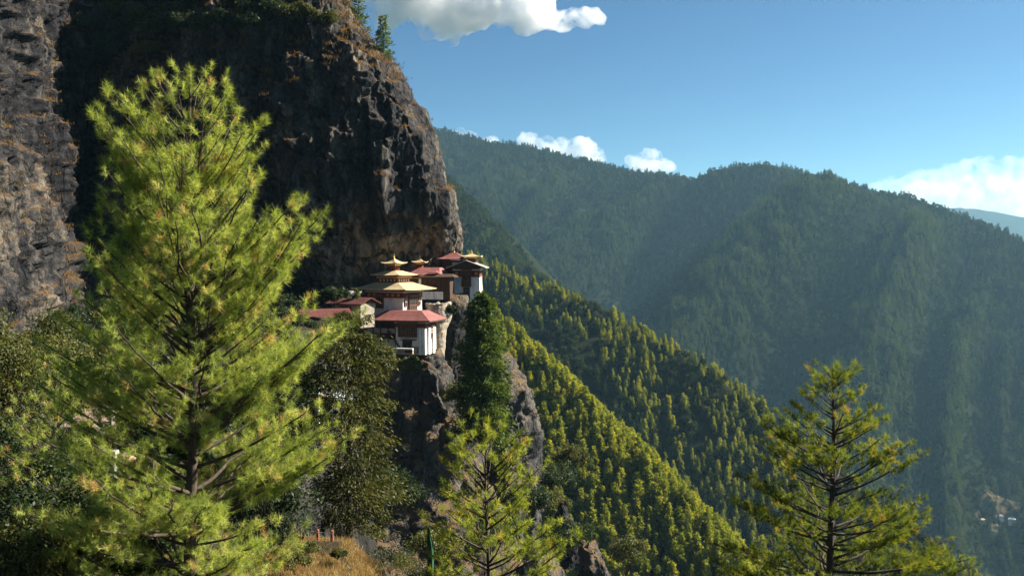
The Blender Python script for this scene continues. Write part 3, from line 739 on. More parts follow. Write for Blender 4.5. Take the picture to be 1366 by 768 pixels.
# broadleaf trees and shrubs: clumps of leaves on limbs
def leafy(name, base, H, R, label, seed, m, n=9000, leaf=0.16, clumps=40, trunk=True, cat='tree', flat=1.0, group=None, low=0.25):
    r = np.random.default_rng(seed)
    root = thing(name, tuple(base), label, cat, group=group)
    c = rdirs(clumps, r) * (r.random(clumps) ** 0.4)[:, None]
    c[:, 2] = np.abs(c[:, 2]) * 1.0 if not trunk else c[:, 2]
    C = np.stack([c[:, 0] * R, c[:, 1] * R, H * (low + (1 - low) * (0.5 + 0.5 * c[:, 2]))], 1)
    rad = R * r.uniform(0.22, 0.42, clumps)
    k = r.integers(0, clumps, n)
    d = rdirs(n, r)
    P = C[k] + d * (rad[k] * r.uniform(0.5, 1.05, n))[:, None] * np.array([1, 1, 0.75 * flat])
    dr = unit(np.cross(d, rdirs(n, r)) + 0.5 * d + np.array([0, 0, -0.2]))
    tn = np.clip(r.normal(0.5, 0.15, clumps)[k] + r.normal(0, 0.12, n), 0, 1)
    V, Q, ti = kites(P, dr, leaf * r.uniform(0.7, 1.3, n), leaf * 0.55 * r.uniform(0.7, 1.2, n), tn, unit(d + 0.6 * rdirs(n, r)), r)
    w = MB(); hub = (0, 0, H * low * 0.9)
    tr = 0.02 * H
    w.tube([(0, 0, 0), (0.05 * R, 0, H * low * 0.5), hub], [tr * 1.2, tr, tr * 0.8], 7)
    for j in range(0, clumps, 2):
        p = C[j]; w.tube([hub, (p[0] * 0.5, p[1] * 0.5, (hub[2] + p[2]) * 0.5 + 0.05 * H), tuple(p)], [tr * 0.5, tr * 0.3, tr * 0.12], 4)
    w.build('trunk' if trunk else 'stem', M['bark'], root, smooth=True)
    link('crown', np_mesh('crown', V, Q=Q, tint=ti), m, root)
    return root

left_trees = [ # u, v_top, D, H, R, mat, label
    (45, 425, 40, 6.5, 2.0, 'shrub', 'olive bushy tree at the left edge just below the sunlit cliff wall'),
    (-8, 418, 36, 6.5, 1.9, 'shrub', 'yellowish bushy tree cut by the left edge of the picture'),
    (100, 462, 48, 6.0, 2.1, 'shrub', 'olive bushy tree between the left-edge trees and the great pine'),
    (20, 560, 30, 6.0, 2.2, 'shrub_dark', 'dark broadleaf tree low at the left edge, under the olive trees'),
    (95, 610, 27, 5.0, 1.9, 'shrub_dark', 'dark bush under the lower limbs of the great pine'),
    (60, 700, 24, 3.6, 1.8, 'shrub', 'low olive bush in the bottom left corner'),
    (180, 655, 26, 4.0, 1.7, 'shrub_dark', 'dark bush at the foot of the great pine beside the rubble'),
    (300, 560, 60, 7.0, 2.4, 'shrub_dark', 'dark broadleaf tree behind the great pine on the shaded bench'),
    (350, 620, 52, 6.0, 2.4, 'shrub_dark', 'dark bush behind the right-hand limbs of the great pine'),
    (395, 540, 88, 7.0, 2.6, 'shrub_dark', 'dark shrub beside the white flagpole under the red-roofed houses'),
]
for i, (u, v, D, H, R, m, lab) in enumerate(left_trees):
    p = at(u, v, D); leafy('broadleaf_tree', (p[0], D, p[2] - H), H, R, lab, 100 + i, M[m], 14000 if D < 45 else 9000, 0.13 if D < 45 else 0.22, 46)
bench = [(395, 508, 95), (378, 535, 82), (408, 490, 112), (350, 545, 76), (150, 470, 62), (210, 500, 56), (262, 470, 78), (330, 470, 96), (300, 440, 120), (360, 452, 118), (395, 470, 128), (240, 430, 132), (190, 436, 120), (130, 440, 100), (340, 520, 74), (410, 430, 150), (280, 520, 66), (375, 500, 108), (160, 540, 50), (230, 570, 46)]
for i, (u, v, D) in enumerate(bench):
    p = at(u, v, D); H = float(np.clip(p[2] + 12.0, 4.0, 9)); H = min(9.0, max(4.0, H)) 
    leafy('bench_tree', (p[0], D, p[2] - H + 0.6), H, H * 0.5, 'dark broadleaf tree on the wooded bench behind the great pine', 500 + i, M['shrub_dark'], 6500, 0.30, 36, group='trees on the wooded bench', low=0.15)
rb_ = np.random.default_rng(77)
for i in range(44):
    y = rb_.uniform(64, 158); x = rb_.uniform(-0.52 * y + 4, -23 - 0.02 * y) if -0.52 * y + 4 < -25 else rb_.uniform(-34, -24)
    H = rb_.uniform(2.2, 5.0); z = float(hill_z(np.array([x]), np.array([y]))[0])
    leafy('bench_tree', (x, y, z - 0.5), H, H * 0.6, 'dark broadleaf tree on the wooded bench behind the great pine', 700 + i, M['shrub_dark' if i % 3 else 'shrub'], 2600, 0.36, 22, group='trees on the wooded bench', low=0.08)
# leafy young pine limbs low on the left
D = 29.0; top = at(70, 470, D); H = 9.5
pine('pine_tree', (top[0], D, top[2] - H), H, table_ext([(0, 0.3), (2, 1.6), (4, 2.4), (9, 3.0)], [(0, 0.3), (2, 1.4), (4, 2.2), (9, 2.8)]), 'shorter olive-green pine left of the great pine, half merged with its lower limbs', 44, M['needle'],
     zlow=0.12, whorl=0.5, per=5, tuft=0.2, nn=44, nw=0.0115, trunk_r=0.12, up=(-0.05, 0.8), twig=0.42, density=0.8)

# shrubs on rocks, ledges and under the temple
for i, (u, v, D, H, Rr_, m, lab) in enumerate([(408, 742, 54, 0.9, 0.7, 'shrub', 'yellow-green shrub at the foot of the fence posts'), (392, 760, 50, 1.0, 0.8, 'shrub', 'yellowing shrub at the bottom edge below the fence'), (452, 742, 57, 0.6, 0.45, 'shrub', 'small brownish shrub on the right flank of the grassy mound'),
    (520, 764, 62, 1.8, 1.5, 'shrub_dark', 'dark bush where the grassy mound drops to the rocks'), (540, 780, 58, 2.0, 1.5, 'shrub', 'olive bush at the bottom edge left of the green flag')]):
    p = at(u, v, D); leafy('low_shrub', (p[0], D, p[2] - 0.2), H, Rr_, lab, 620 + i, M[m], 1500, 0.12, 16, trunk=False, cat='shrub', low=0.1)
rock_shrubs = [ # u, v_base, D, H, R, mat
    (446, 408, 160, 3.2, 2.2, 'shrub_dark', 'dark shrub between the two red-roofed houses'),
    (505, 492, 164, 4.0, 3.0, 'shrub', 'olive shrub at the left under the lower hall terrace'), (545, 497, 163, 2.8, 2.4, 'shrub', 'ochre shrub on the rock brow directly under the lower hall'),
    (612, 545, 170, 4.5, 2.6, 'shrub', 'grey-green shrub in the chasm left of the narrow conifer'), (598, 420, 182, 2.0, 1.6, 'shrub_dark', 'dark shrub below the courtyard between bastion and tower'),
    (738, 672, 190, 9.0, 5.0, 'shrub_dark', 'dark shrubby tree beside the right foot of the tower rock'), (760, 640, 210, 8.0, 4.0, 'shrub', 'grey-green tree on the slope right of the tower rock'),
    (762, 745, 165, 7.0, 3.5, 'shrub_dark', 'dark bush between the two lowest outcrops'), (700, 700, 160, 7.0, 4.0, 'shrub_dark', 'dark bush at the base of the tower rock behind the young pine'),
    (520, 700, 140, 8.0, 5.0, 'shrub_dark', 'dark bush low on the temple rock behind the juniper trunk'),
    (590, 755, 130, 5.0, 4.0, 'shrub', 'olive bush at the foot of the temple rock beside the green flag'), (735, 690, 175, 5.0, 3.0, 'shrub', 'olive bush above the lowest grey outcrop'),
    (655, 740, 150, 7.0, 5.0, 'shrub_dark', 'dark bush behind the trunk of the young pine'), (835, 770, 185, 8.0, 4.0, 'shrub', 'yellow-green bush right of the lowest brown outcrop'),
]
for i, (u, v, D, H, R, m, lab) in enumerate(rock_shrubs):
    p = at(u, v, D); leafy('shrub', (p[0], D, p[2] - 0.4), H, R, lab, 200 + i, M[m], 4200, 0.42, 26, trunk=False, cat='shrub', low=0.1)
# shrubs along the shaded top of the cliff
top_spots = [(118, 40, 192), (150, 22, 194), (175, 52, 193), (205, 18, 198), (235, 38, 197), (262, 14, 200), (290, 34, 199), (318, 12, 202), (345, 26, 201), (372, 8, 203), (135, 5, 198), (225, -8, 205), (300, -10, 206), (388, 30, 199), (14, 14, 118), (436, 34, 196), (160, 60, 193), (190, 34, 195), (220, 55, 196), (250, 28, 198), (275, 50, 198), (305, 40, 200), (330, 44, 200), (358, 22, 202), (385, 10, 202), (405, 20, 200), (128, 62, 193), (145, 80, 193), (420, 6, 202), (200, 75, 194)]
for i, (u, v, D) in enumerate(top_spots):
    H = RNG.uniform(3.0, 5.0); p = at(u, v, D)
    # settle on the cliff surface
    uu, vv_, ff = proj(cliffG.reshape(-1, 3)); k = np.argmin((uu - u) ** 2 + (vv_ - v) ** 2); b = cliffG.reshape(-1, 3)[k]
    lab = 'dark shrub among the growth along the shaded top of the cliff'
    if u == 14: lab = 'dark shrub at the top of the sunlit wall in the upper left corner'
    if u == 436: lab = 'pale green shrub alone below the spruces on the cliff brow'
    leafy('cliff_shrub', (b[0], b[1] - 0.3, b[2] - 0.8), H * (0.7 if u > 400 else 1), H * (0.5 if u > 400 else 0.8), lab, 300 + i, M['shrub' if (u == 436 or i % 4 == 1) else 'shrub_dark'], 3600, 0.48, 22, trunk=False, cat='shrub',
          group='shrubs along the cliff top' if u not in (14, 436) else None, low=0.05)

# dry grass: tufts on the mound by the fence and on cliff ledges (nobody could count the blades)
def grass_patch(name, P, n_each, L, m, seed, label, spread=0.4, w=0.02):
    r = np.random.default_rng(seed); k = len(P)
    Pp = np.repeat(P, n_each, 0) + r.normal(0, 1, (k * n_each, 3)) * np.array([spread, spread, 0.05])
    d = unit(r.normal(0, 0.6, (k * n_each, 3)) + np.array([0.1, -0.15, 1.0]))
    ti = np.clip(np.repeat(r.normal(0.5, 0.2, k), n_each) + r.normal(0, 0.15, k * n_each), 0, 1)
    V, T, tn = blades(Pp, d, L * r.uniform(0.5, 1.2, k * n_each), w, ti, r)
    return tag(link(name, np_mesh(name, V, T=T, tint=tn), m), label, 'grass', kind='stuff')
r_ = np.random.default_rng(9)
gx = r_.uniform(-15, 1, 5200); gy = r_.uniform(46, 72, 5200); gz = hill_z(gx, gy) - 0.1
grass_patch('dry_grass', np.stack([gx, gy, gz], 1), 26, 0.55, M['drygrass'], 3, 'dry straw-coloured grass covering the mound below the fence', 0.22, 0.035)
cn = grid_normals(cliffG); cp = cliffG.reshape(-1, 3); cz = -cn.reshape(-1, 3)[:, 2] if cn[200, 300, 1] > 0 else cn.reshape(-1, 3)[:, 2]
pu, pv, pf = proj(cp)
dens = 0.5 + 0.5 * vnoise(cp / 6.0, 71)
selw = np.where((pv > -30) & (pv < 430) & (cz > 0.42) & (dens > 0.42), 1.0, 0.0) * np.where((pu < 330) | (pv < 110) | ((pu > 575) & (pv > 240)), 1.0, 0.18)
idx = r_.choice(len(cp), 1500, p=selw / selw.sum())
grass_patch('ledge_grass', cp[idx], 14, 0.8, M['greygrass'], 4, 'rusty dry grass growing on the ledges of the cliff', 0.5, 0.12)

# ------------------------------------------------------------------ the temple buildings
def hip_roof(mb, hx, hy, ix, iy, z0, rise, th=0.16, flare=0.12, p=1.35, steps=5, cx=0, cy=0):
    """Hipped roof skirt from eave half-extents (hx, hy) to inner (ix, iy), concave, corners lifted a little."""
    rings = []
    for k in range(steps + 1):
        t = k / steps; a = hx + (ix - hx) * t; b = hy + (iy - hy) * t; z = z0 + rise * t ** p
        ring = []
        for (sx, sy), (ex, ey) in (((-1, -1), (1, -1)), ((1, -1), (1, 1)), ((1, 1), (-1, 1)), ((-1, 1), (-1, -1))):
            for q in range(8):
                f = q / 8; up = flare * (1 - t) ** 2 * (abs(f * 2 - 1) ** 3)
                ring.append((cx + a * (sx + (ex - sx) * f), cy + b * (sy + (ey - sy) * f), z + up))
        rings.append(ring)
    n = 32; vs = [p_ for r in rings for p_ in r]; fs = []
    for k in range(steps):
        for i in range(n): fs.append((k * n + i, k * n + (i + 1) % n, (k + 1) * n + (i + 1) % n, (k + 1) * n + i))
    fs.append(tuple(steps * n + i for i in range(n)))
    b0 = len(vs); vs += [(x, y, z - th) for x, y, z in rings[0]]
    for i in range(n): fs.append((b0 + i, b0 + (i + 1) % n, (i + 1) % n, i))
    fs.append(tuple(b0 + i for i in range(n - 1, -1, -1)))
    mb.add(vs, fs)

def window(parent, w, h, x, y, z, face, mat_=None, cells=3, rows=3, out=0.28):
    """Projecting timber bay: dark box, ochre frame, pale lattice panes. face '-y' or '+x' in the building's frame."""
    def bx(mb, a0, a1, o0, o1, z0, z1):
        if face == '-y': mb.box(x + a0, x + a1, y - o1, y - o0, z + z0, z + z1)
        else: mb.box(x + o0, x + o1, y + a0, y + a1, z + z0, z + z1)
    b = MB(); bx(b, -w / 2, w / 2, -0.2, out, 0, h); o = b.build('window', mat_ or M['wood'], parent)
    f = MB()
    bx(f, -w / 2 - 0.12, w / 2 + 0.12, -0.1, out + 0.16, h, h + 0.16); bx(f, -w / 2 - 0.22, w / 2 + 0.22, -0.1, out + 0.28, h + 0.16, h + 0.30)
    bx(f, -w / 2 - 0.08, w / 2 + 0.08, -0.1, out + 0.08, -0.12, 0.0)
    for q in range(cells + 1):
        a = -w / 2 + w * q / cells; bx(f, a - 0.045, a + 0.045, out, out + 0.06, 0.0, h)
    bx(f, -w / 2, w / 2, out + 0.002, out + 0.05, h * 0.30, h * 0.36)
    f.build('frame', M['frame'], o)
    g = MB()
    for q in range(cells):
        a = -w / 2 + w * (q + 0.5) / cells
        for k in range(rows):
            z0 = h * 0.42 + (h * 0.52) * k / rows
            bx(g, a - w / cells * 0.26, a + w / cells * 0.26, out, out + 0.03, z0, z0 + h * 0.52 / rows * 0.6)
    g.build('pane', M['pale'] if cells == 2 else M['glass'], o)
    return o

def frieze(parent, hx, hy, z0, z1, discs_y=(), discs_x=(), inset=0.0):
    b = MB(); b.box(-hx - 0.04, hx + 0.04, -hy - 0.04, hy + 0.04, z0, z1); o = b.build('frieze', M['darkred'], parent)
    for x in discs_y: MB().disc((x, -hy - 0.04, (z0 + z1) / 2), (0, -1, 0), 0.30, 0.06).build('medallion', M['trim'], o)
    for y in discs_x: MB().disc((hx + 0.04, y, (z0 + z1) / 2), (1, 0, 0), 0.30, 0.06).build('medallion', M['trim'], o)
    c = MB(); c.box(-hx - 0.22, hx + 0.22, -hy - 0.22, hy + 0.22, z1, z1 + 0.2); c.build('cornice', M['pale'], o)
    c = MB(); c.box(-hx - 0.12, hx + 0.12, -hy - 0.12, hy + 0.12, z0 - 0.1, z0); c.build('string_course', M['trim'], o)
    return o

def cupola(parent, x, y, z, r, h, body=True):
    b = MB()
    b.box(x - r * 0.42, x + r * 0.42, y - r * 0.42, y + r * 0.42, z, z + h * 0.42); o = b.build('cupola', M['darkred'], parent)
    t = MB(); t.box(x - r * 0.5, x + r * 0.5, y - r * 0.5, y + r * 0.5, z + h * 0.34, z + h * 0.425); t.box(x - r * 0.7, x + r * 0.7, y - r * 0.7, y + r * 0.7, z + h * 0.425, z + h * 0.47)
    t.build('cornice', M['goldtrim'], o)
    g = MB(); hip_roof(g, r, r, 0.08, 0.08, z + h * 0.50, h * 0.30, 0.08, 0.22, 1.9, 6, x, y); g.build('cupola_roof', M['gold'], o)
    f = MB(); f.lathe([(0.10, 0), (0.20, 0.1), (0.10, 0.25), (0.15, 0.36), (0.07, 0.5), (0.05, 0.8), (0.015, h * 0.36)], 8, (x, y, z + h * 0.77)); f.build('finial', M['goldtrim'], o)
    return o

def root_at(name, u, v, D, rz, cx, cy, label, cat='temple'):
    """Building whose local corner (cx, cy, 0) stands at the point seen at (u, v)."""
    p = at(u, v, D); c, s_ = math.cos(rz), math.sin(rz)
    return thing(name, (p[0] - (c * cx - s_ * cy), p[1] - (s_ * cx + c * cy), p[2]), label, cat, rz)

# main temple with the gilded roofs
R = math.radians
t = root_at('gilded_temple', 537.5, 415, 176, R(-31), 4.1, -2.8, 'white temple with tiered golden roofs and spired gold cupola, centre of the cluster')
MB().box(-4.25, 4.25, -2.95, 2.95, -5.5, 2.35, 0.15).build('wall', M['white'], t)
frieze(t, 4.14, 2.84, 2.35, 3.25, (-3.5, -2.3, 0.75, 1.9, 3.2), (2.2,))
window(t, 1.55, 2.0, -0.95, -2.82, 0.5, '-y', None, 3, 3, 0.25)
window(t, 2.2, 2.3, 4.12, -0.2, 0.2, '+x', None, 4, 2, 0.35)
window(t, 0.6, 1.4, 4.12, -2.1, 1.0, '+x', None, 2, 2, 0.15)
window(t, 0.6, 1.4, 4.12, 1.9, 1.0, '+x', None, 2, 2, 0.15)
MB().box(-3.6, 3.6, -2.4, 2.4, 3.45, 3.75).build('eave_beam', M['wood'], t)
b = MB(); hip_roof(b, 6.1, 4.7, 2.6, 2.1, 3.85, 1.15, 0.14, 0.10, 1.15); b.build('roof', M['gold'], t)
o = MB().box(-2.2, 2.2, -1.9, 1.9, 5.0, 6.05).build('upper_storey', M['darkred'], t)
for q in (-1.6, -0.8, 0.0, 0.8, 1.6):
    MB().box(q - 0.14, q + 0.14, -1.96, -1.90, 5.2, 5.6).build('window', M['pale'], o); MB().box(2.20, 2.26, q * 0.85 - 0.14, q * 0.85 + 0.14, 5.2, 5.6).build('window', M['pale'], o)
MB().box(-2.4, 2.4, -2.1, 2.1, 5.75, 6.12).build('cornice', M['trim'], o)
b = MB(); hip_roof(b, 3.3, 2.9, 1.1, 1.0, 6.35, 0.75, 0.10, 0.10, 1.15); b.build('roof', M['gold'], t)
cupola(t, 0.0, 0.0, 7.0, 1.75, 2.9)

# lower hall with the red roof
t = root_at('lower_hall', 567, 464, 171.5, R(-17), 4.9, -2.6, 'lower white hall with broad red hipped roof, on the rock below the golden roofs', 'temple hall')
b = MB(); b.box(-0.6, 4.95, -2.65, 2.6, -1.2, 3.55, 0.06); b.build('wall', M['white'], t)
b = MB(); b.box(-5.2, -0.62, -0.9, 2.5, -1.0, 4.3); b.build('gallery', M['wood'], t)
b = MB(); b.box(-5.2, -0.65, -1.25, -0.92, -0.6, 1.2); b.build('gallery_wall', M['white'], t)
for q in (-5.0, -3.6, -2.2, -0.75): MB().box(q - 0.1, q + 0.1, -2.35, -2.15, -0.9, 4.3).build('gallery_post', M['wood'], t)
MB().box(-5.2, -0.62, -2.14, -2.04, 2.2, 2.36).build('rail', M['wood'], t)
b = MB(); b.box(-5.1, -0.7, -2.26, -2.16, 2.4, 3.2); b.build('gallery_screen', M['shingle'], t)
b = MB()
for k in range(8): b.box(-1.75 + k * 0.28, -1.42 + k * 0.28, -3.05, -2.70, 2.6 - k * 0.42, 2.82 - k * 0.42)
b.tube([(-1.8, -3.08, 2.9), (0.6, -3.08, -0.5)], 0.09, 4); b.build('stair', M['wood'], t)
b = MB(); b.box(-0.62, 4.99, -2.69, 2.62, 3.55, 4.25); f = b.build('frieze', M['darkred'], t)
MB().box(-0.75, 5.12, -2.82, 2.7, 4.25, 4.45).build('cornice', M['pale'], f)
MB().box(-0.7, 5.05, -2.76, 2.66, 3.44, 3.55).build('string_course', M['trim'], f)
for bb in ((3.9, 4.3, -2.95, -2.62), (4.92, 5.22, -1.6, -0.7), (4.92, 5.22, 0.6, 1.4)): MB().box(*bb, -1.2, 3.4).build('pilaster', M['white'], t)
window(t, 3.3, 2.15, 1.75, -2.62, 1.95, '-y', None, 7, 1, 0.5)
window(t, 0.9, 1.8, 4.95, 0.0, 1.7, '+x', None, 2, 2, 0.2)
MB().box(0.7, 2.5, -2.72, -2.60, -0.9, 1.3).build('doorway', M['glass'], t); MB().box(0.5, 3.4, -3.4, -2.60, 1.32, 1.42).build('porch_roof', M['wood'], t); MB().box(2.6, 3.7, -3.3, -2.6, -1.0, 0.2).build('plinth', M['stone'], t)
b = MB(); hip_roof(b, 5.9, 4.2, 3.4, 1.6, 4.75, 1.55, 0.14, 0.06, 1.05, 5, 0.35, 0.3); b.build('roof', M['red'], t)
b = MB(); hip_roof(b, 5.95, 4.25, 5.9, 4.2, 4.62, 0.05, 0.12, 0.06, 1.0, 1, 0.35, 0.3); b.build('eave_board', M['wood'], t)
tag(MB().box(-2.6, 2.6, -0.25, 0.25, -0.25, 0.0).build('terrace_wall', M['white'], None, tuple(at(532, 464, 168.2)), R(-17)), 'low white-capped terrace wall with a red-brown foot on the rock edge below the lower hall', 'wall')
tw = bpy.data.objects['terrace_wall']; MB().box(-2.6, 2.6, -0.22, 0.25, -0.95, -0.252).build('footing', M['stone'], tw); MB().box(1.2, 2.6, -0.24, -0.222, -0.75, -0.27).build('band', M['darkred'], tw)

# rear temple: long red roof and small cupola
t = root_at('rear_temple', 590, 390, 187, R(-14), 3.8, -2.5, 'temple with long red roof and small golden cupola, tucked behind the golden-roofed temple')
MB().box(-6.4, 3.0, -2.5, 2.5, -1.5, 2.1).build('wall', M['white'], t)
o = MB().box(-6.45, 3.05, -2.55, 2.5, 2.1, 3.0).build('frieze', M['darkred'], t); MB().box(-6.6, 3.2, -2.75, 2.5, 2.55, 2.8).build('cornice', M['trim'], o)
window(t, 2.2, 1.5, -2.2, -2.5, 0.4, '-y', None, 4, 1, 0.3)
b = MB(); hip_roof(b, 5.6, 3.7, 4.6, 0.8, 3.3, 1.35, 0.14, 0.06, 1.05, 5, -1.9, 0); b.build('roof', M['red'], t)
cupola(t, -1.5, 0.0, 4.45, 1.3, 2.4)
# courtyard gallery between the temples and the tower
t = root_at('courtyard_gallery', 603, 393, 184, R(-8), 2.9, -2.0, 'dark timber gallery over a low white wall in the shade between rear temple and tower', 'gallery')
MB().box(-3.1, 1.2, -2.0, 2.0, -0.9, 0.55).build('wall', M['white'], t)
MB().box(-2.9, 2.5, -1.9, 2.0, -0.9, 3.2).build('gallery', M['wood'], t)
for q in range(7): MB().box(-2.8 + q * 0.86, -2.68 + q * 0.86, -2.06, -1.9, 0.6, 3.0).build('post', M['wood'], t)
MB().box(-3.4, -2.95, -2.05, 1.5, -0.9, 2.9).build('pier', M['white'], t)
b = MB(); hip_roof(b, 3.4, 2.7, 2.6, 0.3, 3.3, 0.5, 0.12, 0.04, 1.05, 4); b.build('roof', M['wood'], t)  # timber-dark roof: the overhang's shade is put into the colour
b = MB(); hip_roof(b, 1.0, 1.0, 0.4, 0.2, 4.05, 0.4, 0.1, 0.03, 1.0, 3, -0.8, -0.8); b.build('dormer_roof', M['red'], t)
# white tower on its own rib
t = root_at('temple_tower', 622, 404, 189.5, R(-4), 0.0, -2.7, 'tapering white tower with dark timber bay, at the right end of the temple cluster', 'tower')
MB().box(-2.75, 2.75, -2.7, 2.7, -3.5, 5.0, 0.28).build('wall', M['white'], t)
frieze(t, 2.48, 2.42, 5.0, 6.2, (-1.9, 1.9), ())
window(t, 1.75, 2.9, 0.05, -2.46, 3.2, '-y', None, 4, 1, 0.5)
MB().box(-0.55, 0.65, -2.72, -2.3, 0.6, 3.0).build('doorway', M['glass'], t)
MB().box(-2.2, 2.2, -2.2, 2.2, 6.4, 6.8).build('eave_beam', M['wood'], t)
b = MB()   # gabled roof, ridge running away from us
for sx in (-1, 1):
    vs = [(sx * 3.8, -3.6, 6.75), (0, -3.6, 8.15), (0, 3.6, 8.15), (sx * 3.8, 3.6, 6.75)]
    vs += [(x, y, z - 0.16) for x, y, z in vs]; b.add(vs, [(0, 1, 2, 3), (7, 6, 5, 4), (0, 4, 5, 1), (2, 6, 7, 3), (0, 3, 7, 4)])
b.build('roof', M['shingle'], t)
b = MB(); b.add([(-3.3, -3.1, 6.75), (3.3, -3.1, 6.75), (0, -3.1, 7.95), (-3.3, -2.9, 6.75), (3.3, -2.9, 6.75), (0, -2.9, 7.95)], [(0, 1, 2), (5, 4, 3), (0, 2, 5, 3), (1, 4, 5, 2), (0, 3, 4, 1)]); b.build('gable', M['wood'], t)
cupola(t, 0.7, 0.3, 7.7, 2.0, 2.2)
t = root_at('tower_annex', 615, 372, 194, R(-10), 1.5, -1.5, 'small building with a red hipped roof, half hidden behind the left of the white tower', 'building')
MB().box(-2.2, 1.7, -1.6, 1.6, -3.0, 3.6).build('wall', M['wood'], t)
MB().box(-0.2, 1.0, -1.66, -1.55, 2.2, 3.2).build('window', M['pale'], t)
b = MB(); hip_roof(b, 2.9, 2.4, 0.5, 0.2, 3.9, 1.25, 0.12, 0.1, 1.4, 5, -0.2, 0); b.build('roof', M['red'], t)
MB().lathe([(0.1, 0), (0.16, 0.15), (0.06, 0.3), (0.02, 0.9)], 8, (-0.2, 0, 5.1)).build('finial', M['goldtrim'], t)
# low red-roofed houses at the left
def low_house(u, v, D, rz, w, d, h, label, rm):
    t = root_at('red_roofed_house', u, v, D, rz, 0, -d / 2, label, 'house')
    MB().box(-w / 2, w / 2, -d / 2, d / 2, -1.5, h).build('wall', M['stone'], t)
    MB().box(-w * 0.18, w * 0.18, -d / 2 - 0.08, -d / 2 + 0.1, h * 0.35, h * 0.8).build('window', M['wood'], t)
    b = MB()
    for sy in (-1, 1):
        vs = [(-w / 2 - 0.8, sy * (d / 2 + 0.9), h), (w / 2 + 0.8, sy * (d / 2 + 0.9), h), (w / 2 + 0.8, 0, h + d * 0.26), (-w / 2 - 0.8, 0, h + d * 0.26)]
        vs += [(x, y, z - 0.14) for x, y, z in vs]; b.add(vs, [(0, 1, 2, 3), (7, 6, 5, 4), (0, 4, 5, 1), (1, 5, 6, 2), (3, 7, 4, 0)])
    b.build('roof', rm, t)
    b = MB()
    for sx in (-1, 1):
        x = sx * (w / 2 - 0.05)
        b.add([(x - 0.05, -d / 2, h), (x - 0.05, d / 2, h), (x - 0.05, 0, h + d * 0.22), (x + 0.05, -d / 2, h), (x + 0.05, d / 2, h), (x + 0.05, 0, h + d * 0.22)], [(0, 1, 2), (5, 4, 3), (0, 3, 4, 1), (1, 4, 5, 2), (2, 5, 3, 0)])
    b.build('gable', M['wood'], t)
    return t
low_house(437, 436, 163, R(24), 7.0, 5.0, 1.6, 'low house with a red gabled roof, lower left of the temple cluster', M['red_shaded'])
low_house(462, 425, 170, R(-28), 6.0, 4.0, 2.6, 'low house with a shaded red roof, just left of the gilded temple', M['red_shaded'])
low_house(462, 404, 176, R(-6), 3.4, 2.4, 1.5, 'tiny shrine house with a grey roof against the foot of the cliff', M['shingle'])
t = thing('small_hut', tuple(at(437, 548, 118)), 'small beige hut with a pale blue metal roof half hidden by the juniper', 'hut', R(-12))
MB().box(-1.9, 0.9, -1.5, 1.5, -0.8, 2.0).build('wall', M['stone'], t); MB().box(-0.4, 0.5, -1.56, -1.45, 0.1, 1.6).build('door', M['wood'], t)
b = MB(); b.add([(0.7, -1.8, 2.0), (3.4, -1.8, 1.5), (3.4, 1.8, 1.7), (0.7, 1.8, 2.3), (0.7, -1.8, 1.9), (3.4, -1.8, 1.4), (3.4, 1.8, 1.6), (0.7, 1.8, 2.2)], [(0, 1, 2, 3), (7, 6, 5, 4), (0, 4, 5, 1), (1, 5, 6, 2), (2, 6, 7, 3), (3, 7, 4, 0)]); b.build('roof', M['sheet'], t)
p = at(425, 562, 100); tag(MB().lathe([(0.13, -0.5), (0.11, 2.0), (0.09, 4.1), (0.10, 4.14), (0.04, 4.2)], 8).build('flagpole', M['white'], None, tuple(p)), 'bare white flagpole beside the beige hut, left of the juniper', 'pole')
# stone bastion and terraces
rock_mass('stone_bastion', [(404, 566, 600, 180.5), (412, 567, 603, 180), (424, 569, 603, 179.5), (440, 570, 597, 179), (480, 572, 592, 178)], M['stone'], 64, 90, 60, 6, 0.9, 0.28, 'rounded rough grey stone bastion between the gilded temple and the dark chasm', 'wall')
rock_mass('courtyard_terrain', [(394, 560, 626, 186), (404, 562, 626, 184.5), (450, 570, 625, 184), (520, 575, 625, 183)], M['rock'], 66, 110, 80, 9, 0.9, 0.5)
tag(MB().box(-0.9, 0.9, -1.2, 3.0, -6.5, 0.2, 0.1).build('stone_buttress', M['stone'], None, tuple(at(646, 398, 189)), R(6)), 'cream sunlit stone buttress at the right foot of the white tower', 'wall')

# ------------------------------------------------------------------ near the path: fence, flag, rubble
D = 60.0
p0 = at(388, 722, D)
t = thing('wire_fence', tuple(p0), 'post and wire fence of red-brown posts along the top of the grassy mound', 'fence')
posts = [(384, 733, 0), (392, 722, 1.4), (424, 731, 0.4), (443, 729, 0), (401, 728, 3.0)]
wp = []
for (u, v, dy) in posts:
    q = at(u, v, 61.2 + dy * 0.1); q[2] = float(hill_z(np.array([q[0]]), np.array([q[1]]))[0]) - 0.1; q = q - p0; b = MB(); b.lathe([(0.10, -1.0), (0.095, 0.95), (0.10, 0.96), (0.06, 1.02)], 7, tuple(q)); b.build('post', M['post'], t, smooth=False); wp.append(q)
wp.sort(key=lambda q: q[0])
b = MB()
for hgt in (0.45, 0.85): MB().tube([(q[0], q[1] - 0.11, q[2] + hgt) for q in wp], 0.012, 4).build('wire', M['metal'], t)
p = at(571, 800, 36.0)
t = thing('prayer_flag', tuple(p), 'tall thin prayer flag pole with a narrow hanging green banner, left of the young pine', 'flag')
MB().lathe([(0.035, -2.0), (0.03, 1.5), (0.02, 3.1), (0.035, 3.14), (0.01, 3.3)], 7).build('pole', M['wood'], t)
xs_, zs_ = np.linspace(0, 1, 7), np.linspace(0, 1, 30); vv = []
